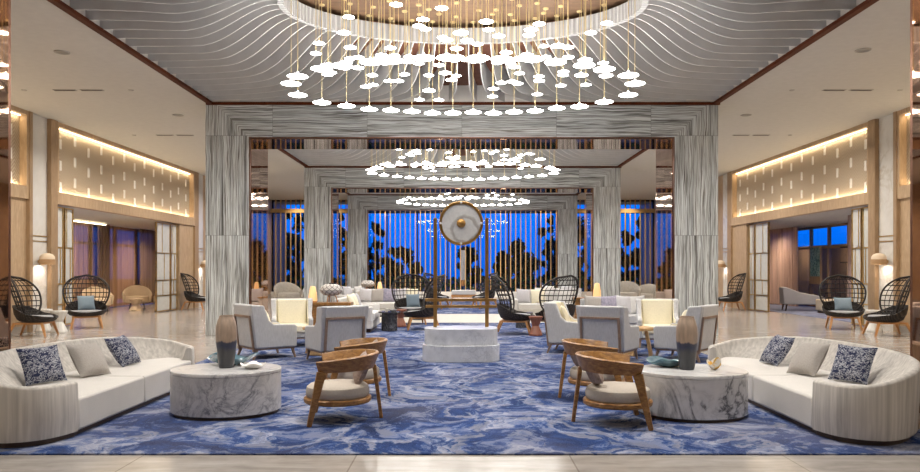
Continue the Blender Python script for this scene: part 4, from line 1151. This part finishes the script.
# ------------------------------------------------------------------ light
def area(name, loc, size, power, col=(1, .94, .86), spread=150, rot=(0, 0, 0), shape='DISK', sy=None):
    l = bpy.data.lights.new(name, 'AREA'); l.shape = shape; l.size = size; l.energy = power; l.color = col; l.spread = radians(spread)
    if sy: l.size_y = sy
    o = bpy.data.objects.new(name, l); COL.objects.link(o); o.location = loc; o.rotation_euler = rot; return o
for s in (-1, 1):
    for y in (1.5, 6.5, 11, 14.5, 18.2, 22.2, 26.0, 31):
        area('aisle_downlight', (s*7.6, y, CZ-.03), .35, AISLE)
for y in (1.5, 4.2):
    for x in (-3, 0, 3): area('entry_downlight', (x, y, CZ-.03), .35, ENTRY)  # added fill lights over the unseen entry, not real fixtures
for y in PY:
    for x in (-2.5, 0, 2.5): area('portal_downlight', (x, y+PTH/2, PIN-.06), .12, PORT, (1, .95, .89), 110)  # added fill lights under the portal soffits, no fixtures there
for yb in BAYS:
    yc = sum(yb)/2
    for x in (-3.6, 3.6):
        for dy in (-2.0, 2.0): area('lamella_downlight', (x, yc+dy, CZ-.02), .12, LAM, (1, .95, .89), 120)
for y in (19, 23.5, 28): area('side_room_light', (-11.3, y, 2.93), .3, ROOM, (1, .74, .48)); area('side_room_light', (11.3, y, 2.93), .3, ROOM*.9, (1, .78, .55))
for s in (-1, 1):
    for y0, y1 in ((7.6, 16.2), (17.5, 26.25)):
        for z, rx in ((4.77, 0), (3.25, pi)):
            o = area('cove_strip', (s*(WX+.06), (y0+y1)/2, z), .03, COVE, (1, .80, .52), 170, (rx, 0, 0), 'RECTANGLE', y1-y0-.1)
for x in (-8.3, -6.6, -4, -2, 0, 2, 4, 6.6, 8.3): area('window_downlight', (x, ENDY-.9, CZ-.03), .12, WASH, (1, .82, .6), 120)  # fill lights added to brighten the backlit slats
# ------------------------------------------------------------------ dusk outside
w = bpy.data.worlds.new('dusk sky'); scene.world = w; w.use_nodes = True; nt = w.node_tree
bg = nt.nodes['Background']; tc = nt.nodes.new('ShaderNodeTexCoord'); sp = nt.nodes.new('ShaderNodeSeparateXYZ'); nt.links.new(tc.outputs['Generated'], sp.inputs[0])
cr = nt.nodes.new('ShaderNodeValToRGB'); nt.links.new(sp.outputs['Z'], cr.inputs[0])
cr.color_ramp.elements[0].position = 0; cr.color_ramp.elements[0].color = (.0, .10, .55, 1)
cr.color_ramp.elements[1].position = .5; cr.color_ramp.elements[1].color = (.0, .13, .80, 1)
e = cr.color_ramp.elements.new(.09); e.color = (.0, .165, .98, 1)
nt.links.new(cr.outputs[0], bg.inputs[0]); bg.inputs[1].default_value = SKY
# trees beyond the windows
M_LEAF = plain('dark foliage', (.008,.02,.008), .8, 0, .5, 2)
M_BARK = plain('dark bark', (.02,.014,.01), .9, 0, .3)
def tree(label, x, y, h, cr_, kind, seed):
    q = random.Random(seed); r = thing('garden_tree', label, 'tree', (x, y, -.1))
    m = MB(); pts = [Vector((0, 0, 0))]; n = 6
    for i in range(1, n+1): pts.append(Vector((q.uniform(-.12, .12)*i*.4, q.uniform(-.1, .1), h*.72*i/n)))
    m.tube(pts, [.12*(1-.6*i/n) for i in range(n+1)], 7)
    for k in range(7):
        p = pts[2+k % 4]; a = q.uniform(0, 2*pi); m.tube([p, p+Vector((cos(a)*cr_*.6, sin(a)*cr_*.6, h*.16))], [.045, .015], 5)
    m.build('trunk', M_BARK, r, smooth=60)
    l = MB(); clumps = []
    for k in range(kind):
        a = q.uniform(0, 2*pi); f = q.random()**.5; clumps.append((Vector((cos(a)*cr_*f, sin(a)*cr_*f*.7, h*(.18+.80*q.random()))), q.uniform(.25, .5)*cr_))
    for c, rad in clumps:
        for j in range(150):
            d = Vector((q.gauss(0, 1), q.gauss(0, 1), q.gauss(0, .8))); d = d.normalized()*rad*q.random()**.4; p = c+d
            u = Vector((q.gauss(0, 1), q.gauss(0, 1), q.gauss(0, 1))).normalized(); v = u.cross(Vector((q.gauss(0, 1), q.gauss(0, 1), q.gauss(0, 1)))).normalized(); s_ = q.uniform(.07, .13)
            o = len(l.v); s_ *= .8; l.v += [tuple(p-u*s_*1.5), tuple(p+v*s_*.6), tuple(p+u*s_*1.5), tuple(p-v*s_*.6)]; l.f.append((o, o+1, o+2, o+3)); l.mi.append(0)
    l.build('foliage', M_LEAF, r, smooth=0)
for i, (px, d, h, c_, k, lb) in enumerate([
    (398, 43, 2.7, .8, 26, 'dark bushy tree outside the left part of the central windows'), (416, 42, 1.9, .45, 18, 'low dark bush tree outside, just left of the gong posts'),
    (472, 44, 2.8, .7, 22, 'dark low tree outside directly behind the gong'), (503, 42, 2.4, .55, 20, 'slim dark tree outside right of the gong'),
    (524, 43, 3.1, .85, 30, 'rounded dark tree outside the right part of the central windows'), (550, 44.5, 4.6, .6, 22, 'tall dark tree outside beside the right stone frame of the central windows'),
    (376, 44.5, 4.8, .6, 16, 'tall dark tree outside beside the left stone frame of the central windows'),
    (283, 44, 3.6, 1.0, 24, 'dark tree outside the left aisle windows, left one'), (300, 42, 4.8, .7, 20, 'taller dark tree outside the left aisle windows, right one'),
    (338, 42, 4.6, .8, 22, 'dark tree outside seen between the second and third portals on the left'),
    (627, 43, 3.6, .7, 22, 'dark tree outside the right aisle windows, left one'), (652, 45.5, 4.6, .9, 26, 'fuller dark tree outside the right aisle windows, right one'), (586, 42, 4.4, .8, 20, 'dark tree outside seen between the second and third portals on the right'),
    (352, 47.5, 4.0, .7, 20, 'dark tree outside behind the third left stone column')]):
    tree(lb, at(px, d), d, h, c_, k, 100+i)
hedge = MB(); q = random.Random(5)
for k in range(1900):
    p = Vector((q.uniform(-13, 13), q.uniform(40.2, 40.8), q.uniform(-.1, .95))); u = Vector((q.gauss(0, 1), q.gauss(0, 1), q.gauss(0, 1))).normalized(); v = u.cross(Vector((q.gauss(0, 1), q.gauss(0, 1), q.gauss(0, 1)))).normalized(); s_ = .14
    hedge.add([p-u*s_, p+v*s_*.6, p+u*s_, p-v*s_*.6], [(0, 1, 2, 3)])
tag(hedge.build('hedge', plain('hedge leaves', (.02,.09,.02), .8, 0, .4, 3), smooth=0), 'low green hedge outside along the end windows', 'hedge', None, 'stuff')
for x in (-7, -2.5, 0, 2.5, 7):
    area('garden_uplight', (x, 41.05, .05), .2, GARDEN, (.85, 1, .6), 140, (radians(150), 0, 0))
for y in (25, 29, 33): area('garden_wall_light', (14.5, y, 2.3), .15, 7, (1, .75, .5), 160, (0, radians(-50), 0))  # fill lights added so the wall outside does not go black
# ------------------------------------------------------------------ view
vs = scene.view_settings; vs.view_transform = 'Standard'; vs.look = 'None'; vs.gamma = 1.0; vs.use_curve_mapping = False; vs.exposure = EXPO
scene.cycles.max_bounces = 8; scene.cycles.diffuse_bounces = 4; scene.cycles.glossy_bounces = 5; scene.cycles.transparent_max_bounces = 16
scene.cycles.caustics_reflective = False; scene.cycles.caustics_refractive = False; scene.cycles.sample_clamp_indirect = 6
scene.cycles.use_denoising = True
